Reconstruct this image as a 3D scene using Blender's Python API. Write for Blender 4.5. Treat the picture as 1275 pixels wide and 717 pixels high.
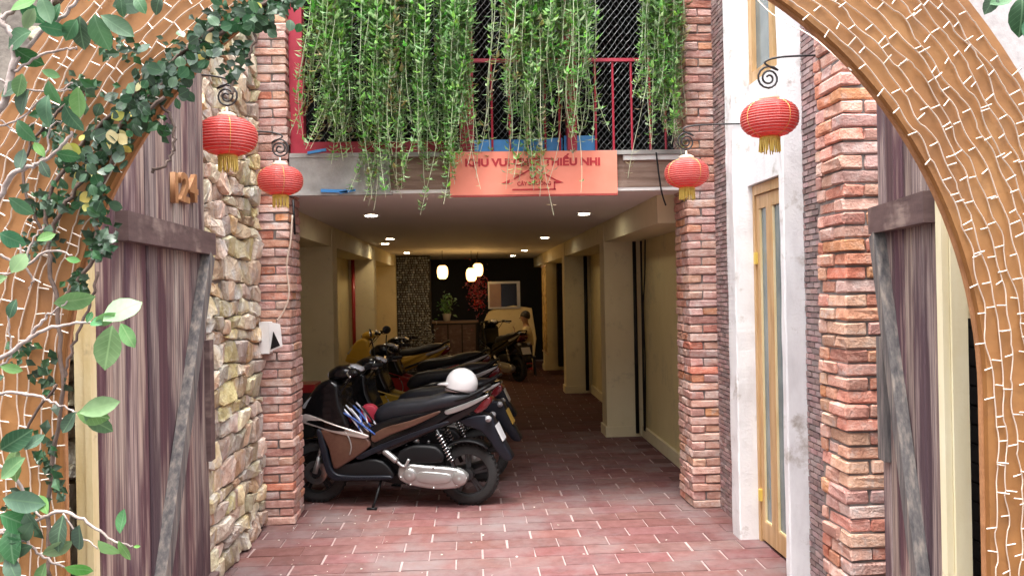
import bpy, bmesh, math, random
from mathutils import Vector, Matrix, noise
R = math.radians
random.seed(7)
rnd = random.uniform
for o in list(bpy.data.objects): bpy.data.objects.remove(o)
scene = bpy.context.scene
C = scene.collection

# ------------------------------------------------------------------ camera, sky, sun, exposure
YAW, PITCH, ROLL, CAMZ, FPX = 3.0, 0.09, -1.1, 1.76, 1000.0
cam_d = bpy.data.cameras.new('camera'); cam = bpy.data.objects.new('camera', cam_d); C.objects.link(cam)
cam_d.sensor_width = 36; cam_d.lens = 36 * FPX / 1275; cam_d.clip_start = 0.05; cam_d.clip_end = 2000
CM = Matrix.Rotation(R(-YAW), 3, 'Z') @ Matrix.Rotation(R(90 + PITCH), 3, 'X') @ Matrix.Rotation(R(ROLL), 3, 'Z')
cam.matrix_world = Matrix.Translation((0, 0, CAMZ)) @ CM.to_4x4()
scene.camera = cam
SUN_EL, SUN_AZ = 78, 195           # azimuth measured clockwise from +Y: the sun stands behind the camera
w = bpy.data.worlds.new('World'); scene.world = w; w.use_nodes = True
nt = w.node_tree; bg = nt.nodes['Background']
sky = nt.nodes.new('ShaderNodeTexSky'); sky.sky_type = 'NISHITA'; sky.sun_disc = False
sky.sun_elevation = R(SUN_EL); sky.sun_rotation = R(SUN_AZ); sky.dust_density = 4; sky.air_density = 1.0
hs = nt.nodes.new('ShaderNodeHueSaturation'); hs.inputs['Saturation'].default_value = 0.22
nt.links.new(sky.outputs[0], hs.inputs['Color']); nt.links.new(hs.outputs[0], bg.inputs[0])
bg.inputs[1].default_value = 0.15
sd = bpy.data.lights.new('sun', 'SUN'); sd.energy = 0.9; sd.angle = R(18); sd.color = (1.0, 0.97, 0.93)
sun = bpy.data.objects.new('sun', sd); C.objects.link(sun)
sv = Vector((math.sin(R(SUN_AZ)) * math.cos(R(SUN_EL)), math.cos(R(SUN_AZ)) * math.cos(R(SUN_EL)), math.sin(R(SUN_EL))))
sun.rotation_euler = sv.to_track_quat('Z', 'Y').to_euler(); sun.location = (0, -5, 12)
vs = scene.view_settings; vs.view_transform = 'Standard'; vs.look = 'None'; vs.gamma = 1; vs.use_curve_mapping = False
vs.exposure = 2.55
scene.render.engine = 'CYCLES'
scene.cycles.max_bounces = 8; scene.cycles.diffuse_bounces = 5; scene.cycles.transparent_max_bounces = 16

def ray(px, py):
    return CM @ Vector(((px - 637.5) / FPX, -(py - 358.5) / FPX, -1))
def P(px, py, Y):                  # the point of a pixel on the plane y = Y
    d = ray(px, py); t = Y / d.y
    return Vector((d.x * t, Y, CAMZ + d.z * t))
def PX(px, py, X):                 # ... on the plane x = X
    d = ray(px, py); t = X / d.x
    return Vector((X, d.y * t, CAMZ + d.z * t))

# ------------------------------------------------------------------ mesh helpers
class MB:
    def __init__(s): s.v = []; s.f = []
    def add(s, vs, fs):
        n = len(s.v); s.v += [tuple(v) for v in vs]; s.f += [tuple(i + n for i in f) for f in fs]
    def box(s, x0, x1, y0, y1, z0, z1):
        s.add([(x0,y0,z0),(x1,y0,z0),(x1,y1,z0),(x0,y1,z0),(x0,y0,z1),(x1,y0,z1),(x1,y1,z1),(x0,y1,z1)],
              [(0,3,2,1),(4,5,6,7),(0,1,5,4),(1,2,6,5),(2,3,7,6),(3,0,4,7)])
    def obox(s, c, ax, ay, az):    # box from centre and three half-axis vectors
        c = Vector(c); ax = Vector(ax); ay = Vector(ay); az = Vector(az)
        s.add([c-ax-ay-az, c+ax-ay-az, c+ax+ay-az, c-ax+ay-az, c-ax-ay+az, c+ax-ay+az, c+ax+ay+az, c-ax+ay+az],
              [(0,3,2,1),(4,5,6,7),(0,1,5,4),(1,2,6,5),(2,3,7,6),(3,0,4,7)])
    def beam(s, a, b, wd, th, up=(0,0,1)):
        a = Vector(a); b = Vector(b); d = (b - a); L = d.length / 2; d.normalize()
        n = d.cross(Vector(up)); n.normalize(); u = n.cross(d)
        s.obox((a + b) / 2, d * L, n * wd / 2, u * th / 2)
    def tube(s, pts, r, n=6, cap=True):
        pts = [Vector(p) for p in pts]; m = len(pts)
        rs = r if isinstance(r, (list, tuple)) else [r] * m
        base = len(s.v); prev = None
        for i, p in enumerate(pts):
            t = (pts[min(i+1, m-1)] - pts[max(i-1, 0)])
            if t.length < 1e-9: t = Vector((0,0,1))
            t.normalize()
            if prev is None:
                a = Vector((0,0,1)) if abs(t.z) < .9 else Vector((1,0,0))
                u = t.cross(a); u.normalize()
            else:
                u = prev - t * prev.dot(t)
                if u.length < 1e-6: u = t.orthogonal()
                u.normalize()
            prev = u; v = t.cross(u)
            for k in range(n):
                a = 2 * math.pi * k / n
                s.v.append(tuple(p + (u * math.cos(a) + v * math.sin(a)) * rs[i]))
        for i in range(m - 1):
            for k in range(n):
                a = base + i*n + k; b = base + i*n + (k+1) % n
                s.f.append((a, b, b + n, a + n))
        if cap:
            s.f.append(tuple(base + k for k in reversed(range(n))))
            s.f.append(tuple(base + (m-1)*n + k for k in range(n)))
    def lathe(s, prof, n=24, M=None, closed=False):   # prof: (radius, height) about local z, then M
        M = M or Matrix(); base = len(s.v); m = len(prof)
        for (r, h) in prof:
            for k in range(n):
                a = 2 * math.pi * k / n
                s.v.append(tuple(M @ Vector((r*math.cos(a), r*math.sin(a), h))))
        for i in range(m if closed else m - 1):
            j = (i + 1) % m
            for k in range(n):
                k2 = (k+1) % n
                s.f.append((base+i*n+k, base+i*n+k2, base+j*n+k2, base+j*n+k))
        if not closed:
            s.f.append(tuple(base + k for k in reversed(range(n)))); s.f.append(tuple(base + (m-1)*n + k for k in range(n)))
    def puff(s, poly, y0, y1, bev=.012, sm=3, warp=None, steps=3):  # side outline (x,z) -> rounded panel between y0 and y1
        p = catmull(poly, sm) if sm > 1 else [Vector((a, b)) for a, b in poly]
        ar = sum(p[i].x*p[(i+1)%len(p)].y - p[(i+1)%len(p)].x*p[i].y for i in range(len(p)))
        if ar < 0: p = p[::-1]
        n = len(p); nr = []
        for i in range(n):
            e = (p[(i+1)%n] - p[i-1]); e = Vector((-e.y, e.x))
            nr.append(e.normalized() if e.length > 1e-9 else Vector((0, 0)))
        rings = []
        for k in range(steps + 1):
            a = math.pi/2 * k / steps
            rings.append((bev * (1 - math.sin(a)), y0 + bev * (1 - math.cos(a)) ))
        rings2 = [(o, y1 - (y - y0)) for o, y in reversed(rings)]
        base = len(s.v)
        al = rings + rings2
        for o, y in al:
            for i in range(n):
                q = p[i] + nr[i] * o; yy = y
                if warp: yy = warp(q.x, yy, q.y)
                s.v.append((q.x, yy, q.y))
        for k in range(len(al) - 1):
            for i in range(n):
                j = (i+1) % n
                s.f.append((base+k*n+i, base+k*n+j, base+(k+1)*n+j, base+(k+1)*n+i))
        s.f.append(tuple(base + i for i in reversed(range(n)))); s.f.append(tuple(base + (len(al)-1)*n + i for i in range(n)))
    def loft(s, secs, n=14, e=.65):   # secs: (x, zbottom, ztop, halfwidth[, ycentre]) superellipse sections along x
        base = len(s.v); m = len(secs)
        for sc in secs:
            x, zb, zt, hw = sc[:4]; yc = sc[4] if len(sc) > 4 else 0
            for k in range(n):
                a = 2*math.pi*k/n; c, q = math.cos(a), math.sin(a)
                s.v.append((x, yc + hw*math.copysign(abs(c)**e, c), (zb+zt)/2 + (zt-zb)/2*math.copysign(abs(q)**e, q)))
        for i in range(m-1):
            for k in range(n):
                s.f.append((base+i*n+k, base+i*n+(k+1)%n, base+(i+1)*n+(k+1)%n, base+(i+1)*n+k))
        s.f.append(tuple(base + k for k in reversed(range(n)))); s.f.append(tuple(base+(m-1)*n+k for k in range(n)))
    def xform(s, M): s.v = [tuple(M @ Vector(v)) for v in s.v]; return s
    def mesh(s, name, mat, smooth=False):
        me = bpy.data.meshes.new(name); me.from_pydata(s.v, [], s.f)
        if mat: me.materials.append(mat)
        if smooth: me.polygons.foreach_set('use_smooth', [True] * len(me.polygons))
        me.update(); return me
    def build(s, name, mat, parent=None, smooth=False, local=False):
        return put(name, s.mesh(name, mat, smooth), parent, local=local)

def catmull(poly, k):
    pts = [Vector((a, b)) for a, b in poly]; n = len(pts); out = []
    for i in range(n):
        p0, p1, p2, p3 = pts[i-1], pts[i], pts[(i+1)%n], pts[(i+2)%n]
        for j in range(k):
            t = j / k
            c = .5*((2*p1) + (p2-p0)*t + (2*p0-5*p1+4*p2-p3)*t*t + (3*p1-p0-3*p2+p3)*t**3)
            l = p1.lerp(p2, t); out.append(l.lerp(c, .75))
    return out
def spline(pts, k=6):              # open Catmull-Rom through 3-D points
    pts = [Vector(p) for p in pts]; out = []
    for i in range(len(pts)-1):
        p0 = pts[max(i-1,0)]; p1 = pts[i]; p2 = pts[i+1]; p3 = pts[min(i+2, len(pts)-1)]
        for j in range(k):
            t = j/k; out.append(.5*((2*p1)+(p2-p0)*t+(2*p0-5*p1+4*p2-p3)*t*t+(3*p1-p0-3*p2+p3)*t**3))
    out.append(pts[-1]); return out

def put(name, me, parent=None, loc=None, rot=None, scl=None, local=False):
    o = bpy.data.objects.new(name, me); C.objects.link(o)
    if loc is not None: o.location = loc
    if rot is not None: o.rotation_euler = rot
    if scl is not None: o.scale = scl
    if parent is not None:
        o.parent = parent
        if not local: o.matrix_parent_inverse = parent_inv(parent)
    return o
def parent_inv(p):
    m = p.matrix_basis.copy(); q = p
    while q.parent is not None:
        m = q.parent.matrix_basis @ q.matrix_parent_inverse @ m
        q = q.parent
    return m.inverted()
def tag(o, label, cat, group=None):
    o['label'] = label; o['category'] = cat
    if group: o['group'] = group
    return o
def thing(name, label, cat, loc=(0,0,0), group=None, rz=0):
    o = bpy.data.objects.new(name, None); C.objects.link(o); o.empty_display_size = .1
    o.location = loc; o.rotation_euler = (0, 0, rz)
    return tag(o, label, cat, group)
def stuff(o): o['kind'] = 'stuff'; return o
def structure(o): o['kind'] = 'structure'; return o

# ------------------------------------------------------------------ procedural materials (noise lives in world space, so nothing repeats)
def pmat(name, cols, rough=.7, metal=0., scale=(6,6,6), detail=6, bump=0., bscale=60, rmode=None, ramt=.25, hamt=.02,
         pos=(.3,.7), trans=0., coat=0., dirt=None, spec=.5, bdist=.004, patch=None, vein=None):
    m = bpy.data.materials.new(name); m.use_nodes = True; t = m.node_tree; N = t.nodes; L = t.links
    b = N['Principled BSDF']; b.inputs['Roughness'].default_value = rough; b.inputs['Metallic'].default_value = metal
    b.inputs['Specular IOR Level'].default_value = spec
    if coat: b.inputs['Coat Weight'].default_value = coat; b.inputs['Coat Roughness'].default_value = .08
    geo = N.new('ShaderNodeNewGeometry')
    mp = N.new('ShaderNodeVectorMath'); mp.operation = 'MULTIPLY'; L.new(geo.outputs['Position'], mp.inputs[0])
    mp.inputs[1].default_value = scale if isinstance(scale, (tuple, list)) else (scale,)*3
    vec = mp.outputs[0]
    rv = None
    if rmode == 'object':
        oi = N.new('ShaderNodeObjectInfo'); rv = oi.outputs['Random']
    elif rmode == 'island':
        rv = geo.outputs['Random Per Island']
    if rv is not None:             # each piece samples another place of the noise
        ad = N.new('ShaderNodeVectorMath'); ad.operation = 'ADD'; L.new(vec, ad.inputs[0])
        ml = N.new('ShaderNodeVectorMath'); ml.operation = 'SCALE'; ml.inputs[0].default_value = (37, 71, 13); L.new(rv, ml.inputs['Scale'])
        L.new(ml.outputs[0], ad.inputs[1]); vec = ad.outputs[0]
    nz = N.new('ShaderNodeTexNoise'); nz.inputs['Scale'].default_value = 1; nz.inputs['Detail'].default_value = detail
    nz.inputs['Roughness'].default_value = .62; L.new(vec, nz.inputs['Vector'])
    rp = N.new('ShaderNodeValToRGB'); el = rp.color_ramp.elements
    n = len(cols)
    for i, c in enumerate(cols):
        p = pos[0] + (pos[1]-pos[0]) * (i/(n-1) if n > 1 else 0)
        e = el[i] if i < 2 else el.new(p)
        e.position = p; e.color = (*c, 1)
    if n == 1: el[1].color = (*cols[0], 1)
    L.new(nz.outputs['Fac'], rp.inputs[0]); col = rp.outputs[0]
    if patch:                      # (colour, scale, low, high): worn patches
        pn = N.new('ShaderNodeTexNoise'); pn.inputs['Detail'].default_value = 5; pn.inputs['Scale'].default_value = 1
        pm = N.new('ShaderNodeVectorMath'); pm.operation = 'MULTIPLY'; pm.inputs[1].default_value = patch[1]; L.new(geo.outputs['Position'], pm.inputs[0])
        L.new(pm.outputs[0], pn.inputs['Vector'])
        mr = N.new('ShaderNodeMapRange'); mr.inputs['From Min'].default_value = patch[2]; mr.inputs['From Max'].default_value = patch[3]
        L.new(pn.outputs['Fac'], mr.inputs['Value'])
        mu = N.new('ShaderNodeMath'); mu.operation = 'MULTIPLY'; L.new(mr.outputs[0], mu.inputs[0])
        m2 = N.new('ShaderNodeMapRange'); m2.inputs['From Min'].default_value = .35; m2.inputs['From Max'].default_value = .6
        L.new(nz.outputs['Fac'], m2.inputs['Value']); L.new(m2.outputs[0], mu.inputs[1])
        mx = N.new('ShaderNodeMix'); mx.data_type = 'RGBA'; L.new(mu.outputs[0], mx.inputs['Factor']); L.new(col, mx.inputs['A']); mx.inputs['B'].default_value = (*patch[0], 1)
        col = mx.outputs['Result']
    if rv is not None:
        h = N.new('ShaderNodeHueSaturation'); L.new(col, h.inputs['Color'])
        v = N.new('ShaderNodeMapRange'); v.inputs['To Min'].default_value = 1-ramt; v.inputs['To Max'].default_value = 1+ramt; L.new(rv, v.inputs['Value'])
        L.new(v.outputs[0], h.inputs['Value'])
        w1 = N.new('ShaderNodeMath'); w1.operation = 'MULTIPLY'; w1.inputs[1].default_value = 7.13; L.new(rv, w1.inputs[0])
        w2 = N.new('ShaderNodeMath'); w2.operation = 'FRACT'; L.new(w1.outputs[0], w2.inputs[0])
        w3 = N.new('ShaderNodeMapRange'); w3.inputs['To Min'].default_value = .5-hamt; w3.inputs['To Max'].default_value = .5+hamt; L.new(w2.outputs[0], w3.inputs['Value'])
        L.new(w3.outputs[0], h.inputs['Hue'])
        w4 = N.new('ShaderNodeMath'); w4.operation = 'MULTIPLY'; w4.inputs[1].default_value = 17.7; L.new(rv, w4.inputs[0])
        w5 = N.new('ShaderNodeMath'); w5.operation = 'FRACT'; L.new(w4.outputs[0], w5.inputs[0])
        w6 = N.new('ShaderNodeMapRange'); w6.inputs['To Min'].default_value = 1-ramt; w6.inputs['To Max'].default_value = 1+ramt*.4; L.new(w5.outputs[0], w6.inputs['Value'])
        L.new(w6.outputs[0], h.inputs['Saturation']); col = h.outputs[0]
    if dirt:                       # (colour, scale, low, high): stains with a shape of their own
        dn = N.new('ShaderNodeTexNoise'); dn.inputs['Scale'].default_value = dirt[1]; dn.inputs['Detail'].default_value = 8; dn.inputs['Roughness'].default_value = .7
        L.new(geo.outputs['Position'], dn.inputs['Vector'])
        mr = N.new('ShaderNodeMapRange'); mr.inputs['From Min'].default_value = dirt[2]; mr.inputs['From Max'].default_value = dirt[3]
        L.new(dn.outputs['Fac'], mr.inputs['Value'])
        mx = N.new('ShaderNodeMix'); mx.data_type = 'RGBA'; L.new(mr.outputs[0], mx.inputs['Factor']); L.new(col, mx.inputs['A']); mx.inputs['B'].default_value = (*dirt[0], 1)
        col = mx.outputs['Result']
    if vein:                       # midrib and side veins in the leaf's own frame
        tc = N.new('ShaderNodeTexCoord'); sp = N.new('ShaderNodeSeparateXYZ'); L.new(tc.outputs['Object'], sp.inputs[0])
        ab = N.new('ShaderNodeMath'); ab.operation = 'ABSOLUTE'; L.new(sp.outputs[1], ab.inputs[0])
        mr = N.new('ShaderNodeMapRange'); mr.inputs['From Min'].default_value = .028; mr.inputs['From Max'].default_value = .010; L.new(ab.outputs[0], mr.inputs['Value'])
        sb = N.new('ShaderNodeMath'); sb.operation = 'MULTIPLY_ADD'; sb.inputs[1].default_value = -.8; L.new(ab.outputs[0], sb.inputs[0]); L.new(sp.outputs[0], sb.inputs[2])
        mu = N.new('ShaderNodeMath'); mu.operation = 'MULTIPLY'; mu.inputs[1].default_value = 46; L.new(sb.outputs[0], mu.inputs[0])
        sn = N.new('ShaderNodeMath'); sn.operation = 'SINE'; L.new(mu.outputs[0], sn.inputs[0])
        m3 = N.new('ShaderNodeMapRange'); m3.inputs['From Min'].default_value = .80; m3.inputs['From Max'].default_value = 1; m3.inputs['To Max'].default_value = .4; L.new(sn.outputs[0], m3.inputs['Value'])
        mxm = N.new('ShaderNodeMath'); mxm.operation = 'MAXIMUM'; L.new(mr.outputs[0], mxm.inputs[0]); L.new(m3.outputs[0], mxm.inputs[1])
        m4 = N.new('ShaderNodeMath'); m4.operation = 'MULTIPLY'; m4.inputs[1].default_value = .55; L.new(mxm.outputs[0], m4.inputs[0])
        mx = N.new('ShaderNodeMix'); mx.data_type = 'RGBA'; L.new(m4.outputs[0], mx.inputs['Factor']); L.new(col, mx.inputs['A']); mx.inputs['B'].default_value = (*vein, 1)
        col = mx.outputs['Result']
    L.new(col, b.inputs['Base Color'])
    if bump:
        bn = N.new('ShaderNodeTexNoise'); bn.inputs['Scale'].default_value = bscale; bn.inputs['Detail'].default_value = 5; L.new(geo.outputs['Position'], bn.inputs['Vector'])
        bp = N.new('ShaderNodeBump'); bp.inputs['Strength'].default_value = bump; bp.inputs['Distance'].default_value = bdist
        L.new(bn.outputs['Fac'], bp.inputs['Height']); L.new(bp.outputs[0], b.inputs['Normal'])
    if trans:                      # thin translucent sheets: leaves, lantern cloth
        tr = N.new('ShaderNodeBsdfTranslucent'); L.new(col, tr.inputs['Color']); ms = N.new('ShaderNodeMixShader'); ms.inputs[0].default_value = trans
        L.new(b.outputs[0], ms.inputs[1]); L.new(tr.outputs[0], ms.inputs[2]); L.new(ms.outputs[0], N['Material Output'].inputs['Surface'])
    return m
def flat(name, c, rough=.5, metal=0., coat=0., spec=.5, var=.12):
    d = tuple(x*(1-var) for x in c); return pmat(name, [d, c], rough, metal, 9, 4, 0, coat=coat, spec=spec)
def emit(name, c, s):
    m = bpy.data.materials.new(name); m.use_nodes = True; b = m.node_tree.nodes['Principled BSDF']
    b.inputs['Base Color'].default_value = (*c, 1); b.inputs['Emission Color'].default_value = (*c, 1); b.inputs['Emission Strength'].default_value = s
    return m

M = {}
M['brick'] = pmat('rough_red_brick', [(.36,.135,.08),(.56,.25,.155),(.60,.36,.27)], .9, 0, (16,16,24), 8, 1.0, 90, 'object', .24, .014, dirt=((.52,.44,.40), 9, .55, .74), bdist=.006)
M['brick_pale'] = pmat('weathered_pink_brick', [(.40,.20,.16),(.55,.31,.25),(.63,.45,.39)], .9, 0, (16,16,24), 8, 1.0, 90, 'object', .20, .012, dirt=((.58,.50,.47), 8, .52, .70), bdist=.006)
M['mortar'] = pmat('dark_mortar', [(.15,.125,.115),(.27,.235,.215)], .95, 0, 14, 6, .6, 90)
M['smallbrick'] = pmat('small_dark_brick', [(.24,.15,.145),(.38,.26,.245)], .9, 0, 20, 5, .5, 150, 'island', .35, .015)
M['smallmortar'] = pmat('pale_mortar', [(.36,.32,.31),(.50,.46,.45)], .95, 0, 20, 5, .3, 120)
M['stone'] = pmat('field_stone', [(.32,.225,.125),(.60,.46,.28),(.72,.62,.47)], .9, 0, (7,7,7), 8, 1.0, 55, 'object', .40, .036, dirt=((.60,.58,.55), 5, .48, .68), bdist=.012)
M['stonemortar'] = pmat('stone_wall_mortar', [(.12,.10,.085),(.30,.26,.22)], .95, 0, 10, 6, .6, 70)
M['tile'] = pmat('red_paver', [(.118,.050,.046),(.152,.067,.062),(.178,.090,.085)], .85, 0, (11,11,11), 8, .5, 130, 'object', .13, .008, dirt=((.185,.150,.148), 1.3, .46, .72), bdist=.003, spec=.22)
M['tile_far_dimmed'] = pmat('red_paver_dimmed', [(.085,.035,.032),(.12,.050,.046)], .85, 0, 9, 7, .4, 130, 'island', .12, .008, bdist=.002, spec=.22)  # same paver, its colour darkened to carry the passage's dimness
M['grout'] = pmat('pale_grout', [(.26,.18,.17),(.40,.30,.285)], .95, 0, 6, 6, .3, 100)
M['asphalt'] = pmat('asphalt', [(.04,.04,.04),(.07,.068,.066)], .95, 0, 5, 8, .6, 200)
M['gatewood'] = pmat('stained_gate_plank', [(.055,.024,.032),(.10,.046,.056),(.16,.088,.092)], .75, 0, (75,75,1.5), 10, .8, 90, 'object', .24, .014,
                     pos=(.28,.72), patch=((.46,.35,.29), (9,9,1.2), .44, .56), bdist=.002)
M['gaterail'] = pmat('stained_gate_rail', [(.085,.050,.048),(.15,.095,.09)], .7, 0, (5,5,30), 6, .4, 60, patch=((.30,.22,.19), (6,6,6), .52, .66), bdist=.002)
M['brace'] = pmat('weathered_grey_wood', [(.055,.052,.055),(.14,.125,.12),(.30,.25,.21)], .85, 0, (40,40,4), 6, .6, 80, bdist=.003)
M['creampost'] = pmat('cream_painted_timber', [(.62,.46,.21),(.74,.60,.34),(.78,.68,.46)], .65, 0, (9,9,2), 6, .3, 60, dirt=((.42,.31,.18), 8, .62, .76))
M['creampost_pale'] = pmat('pale_cream_timber', [(.72,.62,.38),(.80,.73,.52)], .65, 0, (9,9,2), 6, .3, 60, dirt=((.40,.32,.2), 8, .64, .78))
M['arch'] = pmat('orange_arch_paint', [(.205,.082,.022),(.275,.115,.030),(.33,.155,.048)], .6, 0, 3.5, 8, .6, 22, dirt=((.20,.085,.03), 5, .54, .76), bdist=.004)
M['archrim'] = pmat('rusty_arch_rim', [(.30,.13,.05),(.45,.21,.09)], .8, 0, 18, 7, .5, 90)
M['wire'] = flat('white_wire', (.60,.47,.38), .5)
M['bulb'] = flat('clear_bulb', (.64,.52,.43), .4)
M['whitepaint'] = pmat('weathered_white_paint', [(.66,.65,.66),(.78,.78,.79),(.82,.82,.82)], .8, 0, (8,8,2.5), 8, .5, 60, dirt=((.42,.38,.34), 4.5, .57, .70), bdist=.004)
M['doorwood'] = pmat('honey_door_wood', [(.40,.235,.105),(.54,.34,.16),(.60,.41,.22)], .5, 0, (25,25,2.5), 6, .2, 60)
M['glass'] = pmat('dusty_door_glass', [(.10,.14,.15),(.20,.25,.255)], .12, 0, (2,2,3), 4, 0, spec=.8)
M['concrete'] = pmat('grey_cement', [(.24,.225,.21),(.40,.38,.36)], .9, 0, 6, 8, .5, 60)
M['beamwood'] = pmat('brown_beam_wood', [(.13,.075,.052),(.24,.155,.115),(.33,.24,.19)], .8, 0, (2,20,24), 6, .5, 60)
M['whiteboard'] = flat('white_strip', (.74,.72,.70), .7)
M['red'] = pmat('crimson_paint', [(.36,.022,.045),(.46,.035,.065)], .45, 0, 8, 5, .15, 40)
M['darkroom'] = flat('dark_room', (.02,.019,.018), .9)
M['net'] = flat('grey_wire_net', (.17,.18,.18), .5, .4)
M['blue'] = flat('blue_plastic', (.06,.27,.62), .45)
M['sign'] = pmat('salmon_sign', [(.80,.24,.155),(.86,.28,.19)], .55, 0, 4, 4)
M['signred'] = flat('sign_red', (.48,.022,.030), .55)
M['signedge'] = flat('sign_edge', (.35,.05,.04), .6)
M['paintcream'] = pmat('cream_wall_paint', [(.60,.50,.245),(.67,.57,.30)], .8, 0, (1.5,1.5,.8), 6, .2, 40, dirt=((.36,.32,.20), 2.6, .54, .80))
M['painttrim'] = pmat('pale_cream_trim', [(.66,.58,.36),(.72,.64,.42)], .75, 0, 3, 6, .2, 40, dirt=((.40,.34,.22), 5, .56, .80))
M['ceiling'] = pmat('ceiling_paint', [(.72,.68,.65),(.77,.73,.70)], .75, 0, 1.2, 5, .15, 30)
M['lantern'] = pmat('red_lantern_silk', [(.70,.095,.088),(.82,.18,.16)], .5, 0, (12,12,30), 4, 0, trans=.45)
M['gold'] = pmat('gold_fringe', [(.62,.42,.06),(.80,.62,.16)], .55, 0, (60,60,8), 4)
M['lcap'] = flat('lantern_cap', (.72,.55,.42), .4)
M['iron'] = flat('black_iron', (.03,.028,.03), .5, .3)
M['leafhang'] = pmat('hanging_leaf', [(.13,.32,.075),(.23,.46,.125),(.37,.57,.21)], .38, 0, 5, 3, 0, rmode='island', ramt=.5, hamt=.024, trans=.34)
M['stemhang'] = pmat('hanging_stem', [(.46,.52,.32),(.66,.68,.50)], .7, 0, 9, 3)
M['ivy'] = pmat('ivy_leaf', [(.016,.055,.022),(.035,.10,.036)], .38, 0, 20, 3, 0, rmode='object', ramt=.45, hamt=.02, trans=.22, vein=(.10,.20,.09))
M['ivystuff'] = pmat('ivy_small_leaf', [(.018,.055,.020),(.04,.10,.035)], .4, 0, 20, 3, 0, rmode='island', ramt=.45, hamt=.02, trans=.22)
M['ivyyellow'] = pmat('yellow_leaf', [(.42,.36,.05),(.55,.50,.14)], .45, 0, 20, 3, 0, rmode='object', ramt=.25, hamt=.03, trans=.3)
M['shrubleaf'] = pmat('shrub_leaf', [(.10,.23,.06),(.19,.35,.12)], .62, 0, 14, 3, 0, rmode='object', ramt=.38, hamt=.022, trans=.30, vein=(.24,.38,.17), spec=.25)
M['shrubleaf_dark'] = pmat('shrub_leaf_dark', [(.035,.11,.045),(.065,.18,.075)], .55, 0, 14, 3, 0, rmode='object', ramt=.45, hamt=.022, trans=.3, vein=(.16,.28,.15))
M['twig'] = pmat('pale_twig', [(.22,.165,.145),(.44,.36,.33)], .85, 0, (30,30,30), 4, .4, 120)
M['vine'] = pmat('dark_vine', [(.07,.045,.035),(.14,.09,.07)], .85, 0, 30, 4, .4, 120)
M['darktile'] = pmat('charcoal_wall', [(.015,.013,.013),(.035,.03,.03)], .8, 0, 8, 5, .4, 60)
M['letterwood'] = pmat('varnished_letter_wood', [(.30,.13,.055),(.46,.24,.11)], .4, 0, (40,40,5), 5)
# scooters
M['black'] = flat('gloss_black', (.005,.005,.006), .18, 0, .25, .3)
M['matblack'] = flat('matt_black', (.006,.006,.007), .5, 0, 0, .3)
M['bluegrey'] = flat('blue_grey_plastic', (.010,.012,.019), .36, 0, 0, .35)
M['seat'] = pmat('seat_vinyl', [(.008,.009,.013),(.014,.016,.023)], .45, 0, 30, 4, .25, 300, bdist=.001)
M['brown'] = pmat('bronze_paint', [(.13,.062,.042),(.16,.08,.055)], .28, .35, 40, 3, 0, coat=.5)
M['champagne'] = flat('champagne_trim', (.72,.62,.57), .25, .3, .4)
M['tyre'] = pmat('tyre_rubber', [(.016,.016,.016),(.03,.029,.028)], .8, 0, 40, 5, .6, 160, bdist=.002)
M['alloy'] = flat('cast_alloy', (.50,.50,.49), .40, .75)
M['steel'] = flat('chrome_steel', (.62,.62,.63), .2, .95)
M['darkmetal'] = flat('dark_metal', (.05,.05,.052), .42, .7)
M['taillight'] = flat('tail_light', (.13,.007,.011), .12, 0, .8)
M['plate'] = flat('white_plate', (.74,.76,.78), .4)
M['plateyellow'] = flat('yellow_plate', (.70,.47,.10), .4)
M['mustard'] = flat('mustard_paint', (.52,.33,.035), .3, 0, .5)
M['yellow'] = flat('yellow_paint', (.62,.40,.05), .3, 0, .5)
M['redpaint'] = flat('red_paint', (.40,.02,.025), .3, 0, .5)
M['helmet'] = flat('white_helmet', (.80,.80,.80), .25, 0, .5, var=.04)
M['mirror'] = flat('mirror_glass', (.6,.65,.7), .05, 1.)
M['lens'] = flat('clear_lens', (.45,.47,.50), .08, 0, .9, .8)
M['bagblue'] = flat('blue_stripe', (.05,.12,.42), .5); M['bagwhite'] = flat('white_stripe', (.72,.74,.80), .5); M['bagred'] = flat('red_wrap', (.50,.03,.06), .5)

# ================================================================== THE SETTING
g = MB(); g.box(-400, 400, -400, 400, -.3, -.012); structure(g.build('street_ground', M['asphalt']))
fl = MB(); fl.box(-2.05, 2.05, 2.3, 20.3, -.2, -.006); fl.box(-2.05, 2.05, 2.3, 2.31, -.2, -.007)
floor = structure(fl.build('courtyard_floor', M['grout']))
# pavers: the 300 that show largest are pieces of their own
TX, TY = .35, .19
def tile_mesh(seed):
    random.seed(seed); m = MB(); hx, hy, b = TX/2-.0048, TY/2-.0065, .003
    j = lambda: rnd(-.0022, .0022)
    bot = [(-hx,-hy),(hx,-hy),(hx,hy),(-hx,hy)]
    vs = [(x+j(), y+j(), -.012) for x, y in bot] + [(x*(1-b/hx)+j(), y*(1-b/hy)+j(), rnd(-.0012,.0012)) for x, y in bot]
    vs[4:] = [(x, y, z) for x, y, z in vs[4:]]
    mid = [(x, y, -.0035) for x, y, z in vs[:4]]
    m.add(vs[:4] + mid + vs[4:], [(0,1,5,4),(1,2,6,5),(2,3,7,6),(3,0,4,7),(4,5,9,8),(5,6,10,9),(6,7,11,10),(7,4,8,11),(8,9,10,11)])
    return m.mesh('tile', M['tile'])
tiles = [tile_mesh(i) for i in range(8)]
random.seed(11); n = 0; y = 4.43; row = 0; farm = MB()
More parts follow.
